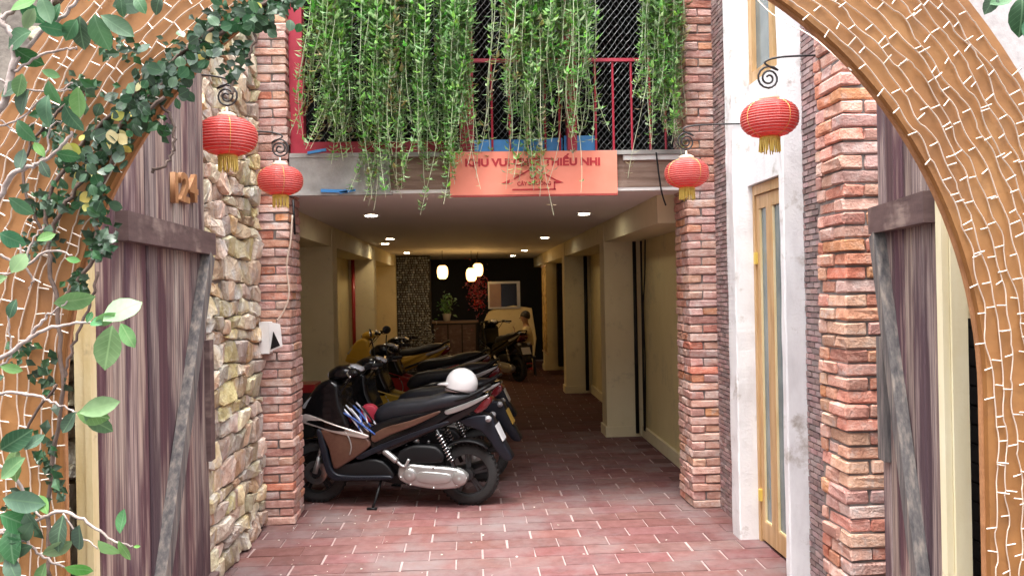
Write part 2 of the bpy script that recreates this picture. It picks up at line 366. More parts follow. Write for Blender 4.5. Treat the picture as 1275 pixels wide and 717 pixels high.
while y < 19.6:
    xo = (row % 2) * TX/2 + .05
    lo, hi = (-1.56, 1.97) if y < 6.2 else (-2.0, 2.02)
    for k in range(-8, 9):
        x = k*TX + xo + rnd(-.004, .004)
        if x + TX/2 < lo - .02 or x - TX/2 > hi + .02: continue
        vis = (y < 6.25 and -1.75 < x < 2.1) or (-1.45 < x < 1.95)
        if n < 298 and vis:
            put('tile', random.choice(tiles), floor, (x, y, rnd(-.0015, .0015)), (rnd(-.004,.004), rnd(-.003,.003), rnd(-.006,.006)))
            n += 1
        else:
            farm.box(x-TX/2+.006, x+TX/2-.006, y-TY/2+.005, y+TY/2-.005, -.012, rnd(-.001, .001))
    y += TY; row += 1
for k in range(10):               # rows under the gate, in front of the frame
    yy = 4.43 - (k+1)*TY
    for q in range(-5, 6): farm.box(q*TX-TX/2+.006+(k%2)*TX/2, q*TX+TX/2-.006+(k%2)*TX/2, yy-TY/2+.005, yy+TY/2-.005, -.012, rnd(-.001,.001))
stuff(farm.build('tile_field', M['tile_far_dimmed'], floor))

# ------------------------------------------------------------------ bricks
def brick_mesh(name, mat, seed):   # a unit brick with worn, uneven arrises; long axis x
    random.seed(seed); bm = bmesh.new(); bmesh.ops.create_cube(bm, size=1)
    for v in bm.verts: v.co = Vector((v.co.x*.215, v.co.y*.105, v.co.z*.054))
    bmesh.ops.bevel(bm, geom=bm.edges[:], offset=.0075, segments=1, affect='EDGES')
    for v in bm.verts:
        v.co += Vector((rnd(-.004,.004), rnd(-.004,.004), rnd(-.0035,.0035)))
        v.co = Vector((v.co.x/.215, v.co.y/.105, v.co.z/.054))
    me = bpy.data.meshes.new(name); bm.to_mesh(me); bm.free(); me.materials.append(mat); return me
BR = [brick_mesh('brick', M['brick'], i) for i in range(10)]
BP = [brick_mesh('brick', M['brick_pale'], 50+i) for i in range(10)]
def brick(parent, x0, x1, y0, y1, z0, z1, pal):
    dx, dy, dz = x1-x0, y1-y0, z1-z0; me = random.choice(BR if random.random() < pal else BP)
    flip = rnd(0,1) < .5
    if dx >= dy: rot, sc = (0, 0, math.pi*flip), (dx, dy, dz)
    else: rot, sc = (0, 0, math.pi/2 + math.pi*flip), (dy, dx, dz)
    o = put('brick', me, parent, ((x0+x1)/2+rnd(-.005,.005), (y0+y1)/2+rnd(-.005,.005), (z0+z1)/2), (rnd(-.012,.012), rnd(-.012,.012), rot[2]+rnd(-.02,.02)), sc)
def brick_column(label, x0, x1, y0, y1, side, ztop, zbase=0., pal=.3, nmax=300):
    # side: +1 the alley side is x1, -1 it is x0.  Corner-bonded courses, ~66 mm each
    t = thing('brick_pillar', label, 'pillar', ((x0+x1)/2, (y0+y1)/2, 0))
    c = MB(); c.box(x0+.012, x1-.012, y0+.012, y1+.0, 0, ztop+.02); c.build('mortar_core', M['mortar'], t)
    z = zbase; k = 0; g = .008; W = .105; cnt = 0
    while z < ztop:
        h = .066 + rnd(-.004, .004)
        a, b = (x1 - W, x1) if side > 0 else (x0, x0 + W)
        ov = rnd(-.006, .008)
        if k % 2 == 0:
            q = (x0 if side > 0 else x0 + rnd(.09,.13)); 
            brick(t, x0, x1, y0-ov*.5, y0+W, z+g*.5, z+h-g*.5, pal)
            cut = y0 + W + g + rnd(.1, .16)
            brick(t, a-(ov if side<0 else 0), b+(ov if side>0 else 0), y0+W+g, min(cut, y1), z+g*.5, z+h-g*.5, pal)
            if cut + g < y1 - .04: brick(t, a, b, cut+g, y1, z+g*.5, z+h-g*.5, pal)
        else:
            cut = y0 + rnd(.17, .23)
            brick(t, a-(ov if side<0 else 0), b+(ov if side>0 else 0), y0-ov*.4, min(cut, y1), z+g*.5, z+h-g*.5, pal)
            if cut + g < y1 - .03: brick(t, a, b, cut+g, y1, z+g*.5, z+h-g*.5, pal)
            p, q = (x0, a-g) if side > 0 else (b+g, x1)
            brick(t, p, q, y0, y0+W, z+g*.5, z+h-g*.5, pal)
        z += h; k += 1
    return t
random.seed(21)
pl = brick_column('pink weathered brick pillar beside the rough stone wall, with a white wall box', -1.61, -1.37, 6.20, 6.60, 1, 4.75, pal=.2)
pr = brick_column('brick pillar beside the small dark brick wall, where the scooters\' passage begins', 1.73, 1.965, 6.27, 6.67, -1, 4.75, pal=.35)
pp = brick_column('orange red rough brick pillar standing beside the open gate leaf with the pale cream post', 1.75, 2.02, 3.67, 3.96, -1, 4.4, pal=.85)

# ------------------------------------------------------------------ left: stone wall
random.seed(33)
sw = thing('stone_wall', 'tall wall of rough yellow and grey field stones beside the gate leaf', 'wall', (-1.75, 4.7, 0))
m = MB(); m.box(-2.0, -1.605, 3.15, 6.19, 0, 4.6); m.build('mortar_backing', M['stonemortar'], sw)
def wav(k, y): return noise.noise(Vector((y*3.4, k*3.7, 1.3)))*.07
z = 0.0; k = 0; more = MB(); cnt = 0
while z < 4.45:
    h = rnd(.065, .175); y = 3.2 - rnd(0, .15); tl = rnd(-.03,.03)
    while y < 6.12:
        L = rnd(.13, .30) if rnd(0,1) < .7 else rnd(.07,.13)
        if 6.17 - (y+L) < .09: L = 6.17 - y
        tr = rnd(-.05, .05); gp = .005
        low = [(y+L*q+(tl*(1-q)+tr*q)*-.5, z+wav(k, y+L*q)+gp) for q in (.02,.5,.98)]
        top = [(y+L*q+(tl*(1-q)+tr*q)*.5, z+h+wav(k+1, y+L*q)-gp) for q in (.98,.5,.02)]
        poly = low + top
        # chip corners
        cx = sum(p[0] for p in poly)/6; cz = sum(p[1] for p in poly)/6
        pts = []
        for i, p in enumerate(poly):
            if i in (0,2,3,5):
                n1 = poly[i-1]; n2 = poly[(i+1)%6]; c = rnd(.05,.24)
                pts.append((p[0]+(n1[0]-p[0])*c, p[1]+(n1[1]-p[1])*c)); pts.append((p[0]+(n2[0]-p[0])*c, p[1]+(n2[1]-p[1])*c))
            else: pts.append((p[0]+rnd(-.008,.008), p[1]+rnd(-.012,.012)))
        nn = len(pts); d0 = rnd(.006,.042); tilt = rnd(-.12,.12); tz = rnd(-.25,.25)
        b = MB(); vs = []
        for (s_, dx) in ((1.0, -.03), (1.0, d0*.45), (.88, d0)):
            for (a_, c_) in pts:
                yy = cx+(a_-cx)*s_ - cx; zz = cz+(c_-cz)*s_ - cz
                xx = dx + (tilt*yy + tz*zz if dx > 0 else 0) + (rnd(-.007,.007) if dx > 0 else 0)
                vs.append((xx, yy, zz))
        vs.append((d0 + rnd(0,.012), rnd(-.02,.02), rnd(-.02,.02)))
        fs = []
        for r_ in range(2):
            for i in range(nn): j = (i+1)%nn; fs.append((r_*nn+i, r_*nn+j, (r_+1)*nn+j, (r_+1)*nn+i))
        for i in range(nn): fs.append((2*nn+i, 2*nn+(i+1)%nn, 3*nn))
        b.add(vs, fs)
        if y + L > 4.5 and z < 4.3 and cnt < 298:
            put('stone', b.mesh('stone', M['stone']), sw, (-1.60, cx, cz)); cnt += 1
        else:
            more.add([(v[0]-1.60, v[1]+cx, v[2]+cz) for v in b.v], b.f)
        y += L; tl = tr
    z += h; k += 1
stuff(more.build('stone_field', M['stone'], sw))

# ------------------------------------------------------------------ right: small-brick wall with white posts, doors and an upper window
rw = thing('side_building', 'side building wall of small dark bricks with white posts, wooden glass doors and upper window', 'building', (2.3, 4.9, 0))
m = MB(); m.box(1.962, 2.9, 3.97, 4.55, 0, 4.9); m.box(1.962, 2.9, 5.52, 6.26, 0, 4.9); m.box(2.2, 2.9, 4.55, 5.52, 0, 4.9)
m.build('wall', M['smallmortar'], rw)
random.seed(5); m = MB()
for (ya, yb) in ((3.97, 4.583), (5.60, 6.265)):
    z = 0; k = 0
    while z < 4.85:
        y = ya - (k % 2)*.045
        while y < yb:
            m.box(1.945+rnd(0,.006), 1.97, max(y, ya)+.004, min(y+.086, yb), z+.003, z+.029); y += .09
        z += .034; k += 1
stuff(m.build('small_bricks', M['smallbrick'], rw))
def post(y0, y1):
    bm = bmesh.new(); bmesh.ops.create_cube(bm, size=1)
    for v in bm.verts: v.co = Vector((1.905 + v.co.x*.15, (y0+y1)/2 + v.co.y*(y1-y0), 2.45 + v.co.z*4.9))
    bmesh.ops.subdivide_edges(bm, edges=[e for e in bm.edges if abs(e.verts[0].co.z-e.verts[1].co.z) > 1], cuts=40)
    bmesh.ops.bevel(bm, geom=[e for e in bm.edges if abs(e.verts[0].co.z-e.verts[1].co.z) > .05 and e.verts[0].co.x < 1.9], offset=.008, segments=1, affect='EDGES')
    for v in bm.verts: v.co += Vector((rnd(-.0025,.0025), rnd(-.0025,.0025), 0))
    me = bpy.data.meshes.new('post'); bm.to_mesh(me); bm.free(); me.materials.append(M['whitepaint']); return put('post', me, rw)
post(5.46, 5.62); post(4.585, 4.65)
m = MB(); m.box(1.93, 2.19, 4.652, 5.455, 2.44, 3.12); m.build('white_panel', M['whitepaint'], rw)
def leaf_door(y0, y1, z0, z1, nm):
    X0, X1 = 1.972, 2.012; s = .05
    f = MB(); f.box(X0, X1, y0, y0+s, z0, z1); f.box(X0, X1, y1-s, y1, z0, z1); f.box(X0+.001, X1, y0+s, y1-s, z0, z0+.13); f.box(X0+.001, X1, y0+s, y1-s, z1-.09, z1)
    d = f.build(nm, M['doorwood'], rw)
    p = MB(); p.box(X0+.016, X0+.022, y0+s, y1-s, z0+.13, z1-.09); p.build('pane', M['glass'], d)
    e = MB()
    for ya in (y0+s, y1-s-.010): e.box(X0+.004, X0+.016, ya, ya+.010, z0+.13, z1-.09)
    e.box(X0+.004, X0+.016, y0+s+.01, y1-s-.01, z0+.13, z0+.14); e.build('glazing_bead', M['creampost'], d)
    return d
f = MB(); f.box(1.962, 2.03, 5.42, 5.458, .0, 2.435); f.box(1.955, 2.03, 4.652, 4.67, .0, 2.435); f.box(1.956, 2.03, 4.67, 5.42, 2.37, 2.434)
f.build('door_frame', M['doorwood'], rw)
d1 = leaf_door(5.188, 5.418, .02, 2.365, 'door'); d2 = leaf_door(4.672, 5.185, .02, 2.365, 'door')
h = MB(); h.box(1.95, 1.972, 5.40, 5.425, .28, .36); h.build('hinge', M['gold'], d1)
h = MB(); h.box(1.95, 1.972, 5.40, 5.425, 1.9, 1.98); h.build('hinge', M['gold'], d1)
f = MB(); f.box(1.955, 2.03, 5.39, 5.455, 3.125, 4.9); f.box(1.955, 2.03, 4.685, 4.74, 3.125, 4.9); f.box(1.945, 2.03, 4.74, 5.39, 3.123, 3.2); f.box(1.956, 2.03, 5.02, 5.08, 3.2, 4.9)
u = f.build('upper_window', M['doorwood'], rw)
f = MB(); f.box(1.985, 1.99, 4.74, 5.02, 3.2, 4.9); f.build('pane', M['glass'], u); f = MB(); f.box(1.985, 1.99, 5.08, 5.39, 3.2, 4.9); f.build('pane', M['glass'], u)
# dark return walls between the arch and the courtyard
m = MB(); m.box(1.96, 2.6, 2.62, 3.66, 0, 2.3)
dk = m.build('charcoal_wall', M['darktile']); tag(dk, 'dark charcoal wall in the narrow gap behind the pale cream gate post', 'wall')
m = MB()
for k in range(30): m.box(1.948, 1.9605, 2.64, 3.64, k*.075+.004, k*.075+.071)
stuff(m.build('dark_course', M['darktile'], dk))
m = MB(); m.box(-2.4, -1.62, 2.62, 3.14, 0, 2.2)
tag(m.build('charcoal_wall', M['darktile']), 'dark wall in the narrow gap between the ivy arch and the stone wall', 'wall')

# ------------------------------------------------------------------ facade over the passage
fb = thing('facade_building', 'upper storey with red barred netted window over the covered passage', 'building', (0, 6.6, 0))
m = MB(); m.box(-2.6, -1.612, 6.30, 6.9, 0, 5.2); m.box(2.03, 2.9, 6.30, 6.9, 0, 5.2); m.box(-1.612, 2.03, 6.33, 6.9, 4.78, 5.2); m.build('wall', M['smallmortar'], fb)
b = MB(); b.box(-1.36, 1.72, 6.26, 6.50, 2.545, 2.795); b.build('timber_beam', M['beamwood'], fb)
b = MB(); b.box(-1.362, -.60, 6.225, 6.262, 2.525, 2.80); b.box(-1.362,-.58,6.20,6.262,2.505,2.524); b.build('cement_board', M['concrete'], fb)
b = MB(); b.box(-1.36, 1.72, 6.22, 6.52, 2.797, 2.83); b.build('sill', M['concrete'], fb)
b = MB(); b.box(1.22, 1.72, 6.235, 6.259, 2.755, 2.794); b.build('white_strip', M['whiteboard'], fb)
# room behind the window
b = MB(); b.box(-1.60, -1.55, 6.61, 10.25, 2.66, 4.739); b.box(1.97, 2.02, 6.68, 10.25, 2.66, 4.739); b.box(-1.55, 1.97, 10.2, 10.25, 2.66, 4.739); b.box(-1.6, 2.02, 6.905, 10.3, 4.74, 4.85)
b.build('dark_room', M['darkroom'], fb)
# red window: frame, posts, rail, bars
fr = MB(); fr.box(-1.368, -1.265, 6.30, 6.40, 2.832, 4.77); fr.box(-1.265, -.10, 6.302, 6.40, 2.832, 2.93)
wf = fr.build('window_frame', M['red'], fb)
for px_, wd in ((580, .115), (710, .075)):
    x = P(px_, 100, 6.36).x; b = MB(); b.box(x-wd/2, x+wd/2, 6.30, 6.41, 2.931 if x < -.1 else 2.832, 4.77); b.build('window_post', M['red'], fb)
b = MB(); b.box(-.02, 1.72, 6.33, 6.36, 3.555, 3.58); b.build('guard_rail', M['red'], fb)
for px_ in (612, 634, 656, 678, 696, 741, 763, 786, 809, 828):
    x = P(px_, 120, 6.345).x; b = MB(); b.tube([(x,6.345,2.832),(x,6.345,3.556)], .0095, 6); b.build('bar', M['red'], fb)
# chain-link net
nb = MB(); cs = .05; X0, X1, Z0, Z1 = -1.27, 1.73, 2.84, 4.76; r_ = .0017
def strip(a, b):
    a = Vector(a); b = Vector(b); d = (b-a).normalized(); n = Vector((0,1,0)); u = d.cross(n)*r_; v = n*r_
    nb.add([a+u, a-u*.5+v, a-u*.5-v, b+u, b-u*.5+v, b-u*.5-v], [(0,1,4,3),(1,2,5,4),(2,0,3,5)])
rows = int((Z1-Z0)/(cs*.62)); colsn = int((X1-X0)/cs)
random.seed(4); jit = {}
def node(i, j):
    if (i, j) not in jit: jit[(i,j)] = (X0+(i+.5*(j%2))*cs+rnd(-.004,.004), 6.43+.02*math.sin(i*.4)+rnd(-.006,.006), Z0+j*cs*.62+rnd(-.004,.004))
    return jit[(i,j)]
for j in range(rows):
    for i in range(colsn):
        a = node(i, j)
        if j % 2 == 0: strip(a, node(i, j+1)); strip(a, node(i-1, j+1))
        else: strip(a, node(i, j+1)); strip(a, node(i+1, j+1))
stuff(nb.build('wire_net', M['net'], fb))
# blue boards behind the bars
bb = thing('blue_board', 'bright blue plastic boards standing on the sill behind the salmon sign', 'board', (.35, 6.39, 2.832))
for a, c, tl in ((588, 655, 174), (659, 700, 172), (702, 742, 169)):
    p = P(a, tl+1, 6.385); q = P(c, tl, 6.385); b = MB(); b.box(p.x, q.x, 6.372, 6.384, 2.832, (p.z+q.z)/2); b.build('panel', M['blue'], bb)
bs = MB(); bs.obox((-1.15, 6.215, 2.842), (.07,0,.012), (0,.012,0), (0,0,.01)); bs.obox((-1.02, 6.192, 2.535), (.10,0,-.004), (0,.006,0), (0,0,.012)); bs.obox((-.92,6.191,2.53),(.06,0,.01),(0,.005,0),(0,0,.008))
tag(bs.build('blue_plastic_scrap', M['blue']), 'crumpled scraps of blue plastic on the grey cement board', 'scrap')

# ------------------------------------------------------------------ the covered passage
def st(name, mb, mat): return structure(mb.build(name, mat))
m = MB(); m.box(-2.02, 2.04, 6.34, 20.3, 2.532, 2.66)
m2 = m; ceil = st('ceiling', m, M['ceiling'])
m = MB(); m.box(-1.36, 1.72, 6.264, 6.338, 2.518, 2.5445); m.build('ceiling_lip', M['ceiling'], ceil)
lw = MB(); lw.box(-2.3, -2.0, 6.91, 20.3, 0, 2.53); wl = st('passage_wall_left', lw, M['paintcream'])
rwl = MB(); rwl.box(2.02, 2.3, 6.91, 20.3, 0, 2.53); wr = st('passage_wall_right', rwl, M['paintcream'])
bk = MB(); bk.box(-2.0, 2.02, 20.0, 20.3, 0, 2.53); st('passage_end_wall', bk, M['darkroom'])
for s, wall in ((-1, wl), (1, wr)):
    xi = 1.585; xo = 2.0 if s < 0 else 2.02
    def sb(mb, x0, x1, *r): mb.box(min(s*x0, s*x1), max(s*x0, s*x1), *r)
    m = MB(); sb(m, xi+.01, xo-.002, 6.72, 19.9, 2.295, 2.531); m.build('edge_beam', M['painttrim'], wall)
    for yy in (9.4, 13.4, 17.3):
        m = MB(); sb(m, xi, xo-.003, yy, yy+.32, .0, 2.50); m.build('pilaster', M['painttrim'], wall)
        m = MB(); sb(m, xi-.02, xo-.003, yy-.02, yy+.34, .0, .12); m.build('plinth', M['painttrim'], wall)
    for a, b_ in ((6.95, 9.38), (9.75, 13.38), (13.75, 17.28)):
        m = MB(); sb(m, xo-.03, xo, a, b_, .0, .13); m.build('skirting', M['painttrim'], wall)
m = MB(); m.tube([(1.93,9.32,.05),(1.93,9.32,2.29)], .022, 8); m.tube([(1.985,9.2,.1),(1.985,9.2,2.29)], .012, 6); m.build('drain_pipe', M['matblack'], wr, True)
m = MB(); m.tube(spline([(1.99,9.0,2.29),(1.99,9.05,1.9),(1.985,9.14,1.5),(1.99,9.12,.9),(1.985,9.16,.1)]), .009, 5); m.build('cable', M['matblack'], wr, True)
m = MB(); m.tube([(1.93,13.33,.05),(1.93,13.33,2.29)], .03, 8); m.build('drain_pipe', M['matblack'], wr, True)
m = MB(); m.box(1.86,1.99,17.0,17.2,.1,2.29); m.build('dark_recess_panel', M['darktile'], wr)
m = MB(); m.tube([(-1.92,13.36,.4),(-1.92,13.36,2.29)], .03, 8); m.build('drain_pipe', M['redpaint'], wl, True)

# downlights: recessed, lit
def downlight(x, y, pw, label):
    t = thing('downlight', label, 'ceiling light', (x, y, 2.53), 'round downlights in the passage ceiling')
    b = MB(); b.lathe([(.062,0),(.085,-.004),(.085,-.012),(.062,-.012)], 20, Matrix.Translation((x,y,2.5315)), True); b.build('trim_ring', M['whiteboard'], t, True)
    b = MB(); b.lathe([(.0615,-.002),(.0615,-.009),(.05,-.0105),(.0,-.0105)], 20, Matrix.Translation((x,y,2.5315))); b.build('lens', EM, t)
    l = bpy.data.lights.new('downlight_lamp', 'SPOT'); l.energy = pw; l.spot_size = R(150); l.spot_blend = .6; l.shadow_soft_size = .05; l.color = (1.0,.82,.58) if y < 9 else (1.0,.66,.30)
    o = bpy.data.objects.new('downlight_lamp', l); C.objects.link(o); o.location = (x, y, 2.50); o.parent = t; o.matrix_parent_inverse = parent_inv(t)
EM = emit('downlight_glow', (1.0,.93,.78), 9)
for (x, y, pw) in ((-.98, 8.15, 0.5), (1.2, 8.3, 0.5), (-1.15, 11.8, 1.7), (1.14, 12.1, 1.7), (-1.35, 13.0, 1.4), (1.1, 16.0, .45), (-1.25, 16.2, .45), (1.0, 18.4, .3), (-1.1, 18.6, .3)):
    downlight(x, y, pw, 'small round lit downlight in the passage ceiling')

# ================================================================== GATE: ARCH, LEAVES, STRING LIGHTS
AY, AX, AZ, RI, RO = 2.50, .203, 1.39, 1.452, 1.862
at = thing('arch', 'orange painted gateway arch wrapped in white string lights', 'arch', (AX, AY, 0))
def arc(r, n=72, stretch=1.05):
    pts = [(AX - r, 0.0), (AX - r, AZ*.5), (AX - r, AZ)]
    pts += [(AX - r*math.cos(math.pi*k/n), AZ + r*stretch*math.sin(math.pi*k/n)) for k in range(1, n)]
    return pts + [(AX + r, AZ), (AX + r, AZ*.5), (AX + r, 0.0)]
def ringmesh(ri, ro, y0, y1, mat, name, par):
    a = arc(ri); b = arc(ro); n = len(a); m = MB()
    vs = [(x, y0, z) for x, z in a] + [(x, y0, z) for x, z in b] + [(x, y1, z) for x, z in a] + [(x, y1, z) for x, z in b]
    fs = []
    for i in range(n-1):
        fs += [(i, i+1, n+i+1, n+i), (2*n+i, 3*n+i, 3*n+i+1, 2*n+i+1), (i, 2*n+i, 2*n+i+1, i+1), (n+i, n+i+1, 3*n+i+1, 3*n+i)]
    fs += [(0, n, 3*n, 2*n), (n-1, 3*n-1, 4*n-1, 2*n-1)]
    m.add(vs, fs); return m.build(name, mat, par)
ringmesh(RI, RO, AY, AY+.022, M['arch'], 'arch_face', at)
ringmesh(RI-.006, RI+.028, AY+.0225, AY+.040, M['archrim'], 'inner_rim', at)
ringmesh(RO-.03, RO+.004, AY+.0225, AY+.040, M['archrim'], 'outer_rim', at)
random.seed(77)
NS = 11
for k in range(NS):
    r0 = RI + .018 + (RO - RI - .05) * k/(NS-1)
    pts = []; base = arc(r0, 130); s = rnd(0, 50)
    P2 = []
    for i, (x, z) in enumerate(base):
        P2.append(Vector((x, z)))
    # resample evenly
    L = [0]
    for i in range(1, len(P2)): L.append(L[-1] + (P2[i]-P2[i-1]).length)
    def atlen(d):
        for i in range(1, len(L)):
            if L[i] >= d:
                q = (d - L[i-1])/max(1e-9, L[i]-L[i-1]); return P2[i-1].lerp(P2[i], q), (P2[i]-P2[i-1]).normalized()
        return P2[-1], (P2[-1]-P2[-2]).normalized()
    t = thing('string_light', 'white string light wire with small bulbs running along the orange arch', 'string light', (AX, AY-.01, AZ), 'string lights wound along the arch')
    wire = MB(); bul = MB(); d = .05; sd_ = 1; off = 0
    bulbs = []; nextb = rnd(.02,.08)
    while d < L[-1]:
        p, tg = atlen(d); nrm = Vector((-tg.y, tg.x))
        kink = .010*math.sin(d*31+s) if int(d*9+s) % 3 == 0 else 0
        wob = noise.noise(Vector((d*2.3, s, 0)))*.020 + kink*.5 + noise.noise(Vector((d*9, s, 5)))*.016
        q = p + nrm*wob; pts.append(Vector((q.x, AY-.0045-abs(noise.noise(Vector((d*5, s, 9))))*.012, q.y)))
        if nextb <= 0:
            bulbs.append((pts[-1].copy(), nrm.copy()*random.choice((-1,-1,-1,1)), tg)); nextb = rnd(.065,.10)
        d += .016; nextb -= .016
    wire.tube(pts, .0021, 4); wire.build('wire', M['wire'], t)
    for p, nn, tg in bulbs:
        l = rnd(.026,.036); e = p + Vector((nn.x, -rnd(.0,.3), nn.y))*l + Vector((tg.x,0,tg.y))*rnd(-.008,.008)
        bul.tube([p, e], [.0020,.0024], 4)
    stuff(bul.build('bulbs', M['bulb'], t))
# a loose wire from the arch to the side building
t = MB(); t.tube(spline([P(1060,88,2.49), P(1010,45,3.2), P(962,18,4.0), P(938,-6,4.55)], 6), .003, 4)
tag(t.build('loose_light_wire', M['wire']), 'single loose white light wire hanging from the arch toward the upper window', 'wire')

# --- gate leaves
def gate_leaf(label, A, B, n, side, z0, ztopA, ztopB, nm='gate_leaf'):
    # A near end, B far end (ground points of the leaf's front plane); side = +1 planks stand behind towards +normal
    A = Vector((A[0], A[1], 0)); B = Vector((B[0], B[1], 0)); d = (B-A); L = d.length; d.normalize(); nr = Vector((-d.y, d.x, 0))*side
    t = thing(nm, label, 'gate', tuple((A+B)/2)); up = Vector((0,0,1)); w_ = L/n
    for k in range(n):
        a = A + d*(w_*k + .0025); b = A + d*(w_*(k+1) - .0025); dep = rnd(-.004, .004)
        zt = ztopA + (ztopB-ztopA)*(k+.5)/n
        m = MB(); c = (a+b)/2 + nr*(.016+dep) + up*((z0+zt)/2); hx = (b-a)*.5; bev = d*.004
        # chamfered plank section
        prof = [(-1,.016),(-1,-.010),(-.9,-.016),(.9,-.016),(1,-.010),(1,.016)]
        vs = [c + hx*q + nr*w2 + up*sg*(zt-z0)/2 for sg in (-1,1) for q, w2 in prof]
        m.add(vs, [(i,(i+1)%6,6+(i+1)%6,6+i) for i in range(6)] + [(5,4,3,2,1,0),(6,7,8,9,10,11)])
        m.build('plank', M['gatewood'], t)
    return t, A, B, d, nr
random.seed(9)
gl, A, B, d, nr = gate_leaf('open plank gate leaf with wooden number, between ivy arch and stone wall', (-1.345, 2.99), (-1.415, 4.38), 11, 1, .03, 3.15, 3.3)
def rail(t, A, d, nr, s0, s1, z0, z1, th, nm='rail', mat='gaterail'):
    m = MB(); c = A + d*(s0+s1)/2 - nr*th/2 + Vector((0,0,(z0+z1)/2)); m.obox(c, d*(s1-s0)/2, nr*th/2, Vector((0,0,(z1-z0)/2))); return m.build(nm, M[mat], t)
rail(gl, A, d, nr, .16, 1.43, 1.975, 2.09, .05); rail(gl, A, d, nr, .1, 1.4, .16, .28, .045)
m = MB(); a = A + d*1.36 - nr*.026 + Vector((0,0,1.97)); b = A + d*.40 - nr*.026 + Vector((0,0,.285)); m.beam(a, b, .045, .095, up=nr); 
def brace(t, a, b, nr, wd, th):
    m = MB(); dd = (b-a); L = dd.length/2; dd.normalize(); q = dd.cross(nr).normalized(); m.obox((a+b)/2, dd*L, q*wd/2, nr*th/2); return m.build('brace', M['brace'], t)
brace(gl, a, b, nr, .085, .05)
rail(gl, A, d, nr, 1.34, 1.42, .88, 1.52, .03, 'batten', 'gaterail')
grp, A2, B2, d2, nr2 = gate_leaf('narrow open plank gate leaf with diagonal brace, between orange brick pillar and pale cream post', (1.700, 2.80), (1.832, 3.50), 7, -1, .03, 3.05, 3.3)
rail(grp, A2, d2, nr2, .04, .70, 1.975, 2.09, .05); rail(grp, A2, d2, nr2, .02, .66, .16, .28, .045)
a = A2 + d2*.66 - nr2*.026 + Vector((0,0,1.97)); b = A2 + d2*.10 - nr2*.026 + Vector((0,0,.285)); brace(grp, a, b, nr2, .07, .05)
rail(grp, A2, d2, nr2, .60, .69, .98, 1.52, .03, 'batten', 'brace')
# gate posts
def gpost(label, x0, x1, y, mat, blocks=()):
    t = thing('gate_post', label, 'post', ((x0+x1)/2, y, 0))
    wd = x1-x0; q = x0 + wd*.62 if x0 < 0 else x0 + wd*.30
    m = MB(); m.box(x0, q-.001, y, y+.035, 0, 3.0); m.build('board', M[mat], t)
    m = MB(); m.box(q+.001, x1, y-.010, y+.035, 0, 3.0); m.build('board', M[mat], t)
    for (zz, hh) in blocks:
        m = MB(); m.box(x1+.001, x1+.034, y+.01, y+.034, zz, zz+hh); m.build('hinge_block', M['creampost_pale'], t)
p = P(93, 500, 2.84); q = P(115, 500, 2.84); gpost('yellow cream timber gate post beside the ivy-covered side of the arch', p.x, q.x, 2.84, 'creampost')
p = P(1174, 400, 2.76); q = P(1203, 400, 2.76); gpost('pale cream timber gate post beside the narrow gate leaf', p.x, q.x, 2.76, 'creampost_pale', ((1.70,.068),(1.625,.07),(.5,.07)))

# --- text helper (upright, facing -y; reading along +x)
def text_mesh(body, size, ext, mat, bold=0.0):
    cu = bpy.data.curves.new('txt', 'FONT'); cu.body = body; cu.size = size; cu.extrude = ext; cu.align_x = 'CENTER'; cu.align_y = 'CENTER'; cu.offset = bold
    o = bpy.data.objects.new('txt', cu); C.objects.link(o)
    me = bpy.data.meshes.new_from_object(o); bpy.data.objects.remove(o); bpy.data.curves.remove(cu)
    me.materials.clear(); me.materials.append(mat); return me
# wooden house number on the gate leaf: reads along the leaf
num = thing('house_number', 'brown varnished wooden house number mounted on the dark plank gate leaf', 'house number', tuple(A + d*.93 + Vector((0,0,2.2))))
for ch, px_ in (('1', 217), ('2', 228), ('4', 239)):
    dd = ray(px_, 236); t_ = None
    # intersect with leaf plane
    n3 = nr; o3 = Vector((0,0,CAMZ)); t_ = (A - nr*.012 - o3).dot(n3)/dd.dot(n3); pt = o3 + dd*t_
    me = text_mesh(ch, .19, .012, M['letterwood'], .006)
    me.transform(Matrix.Diagonal((1.5,1,1,1)))
    rot = Matrix((d, Vector((0,0,1)), -nr)).transposed().to_4x4()
    o = put('numeral', me, None); o.matrix_basis = Matrix.Translation(pt) @ rot
    o.parent = num; o.matrix_parent_inverse = parent_inv(num)

# --- salmon sign with lettering
SYY = 6.205; a = P(559.5, 190, SYY); b = P(769, 240.5, SYY)
sx0, sx1 = a.x, b.x; sz1 = P(664, 188.5, SYY).z; sz0 = P(664, 242, SYY).z
sg = thing('sign', 'salmon orange banner sign with red lettering and house arrow under the hanging plants', 'sign', ((sx0+sx1)/2, SYY, sz0))
m = MB(); m.box(sx0, sx1, SYY, SYY+.018, sz0, sz1); m.build('board', M['sign'], sg)
m = MB(); m.box(sx0, sx1, SYY-.002, SYY+.02, sz0-.016, sz0-.0005); m.build('bottom_edge', M['signedge'], sg)
def words(body, size, px_, py_, wpx, bold):
    me = text_mesh(body, size, .0015, M['signred'], bold); xs = [v.co.x for v in me.vertices]; c = P(px_, py_, SYY)
    k = (P(px_+wpx/2, py_, SYY).x - P(px_-wpx/2, py_, SYY).x)/(max(xs)-min(xs)); cxm = (max(xs)+min(xs))/2
    for v in me.vertices: v.co = Vector(((v.co.x-cxm)*k, v.co.y, v.co.z))
    put('lettering', me, sg, (c.x, SYY-.0022, c.z), (math.pi/2, 0, 0))
words('KHU VUI CHƠI THIẾU NHI', .078, 663.5, 202.5, 168, .0035)
words('CÂY 8 ĐƯỜNG', .040, 665, 229, 42, .0008)
words('GA', .040, 664, 221, 9, .0006)
ar = MB()
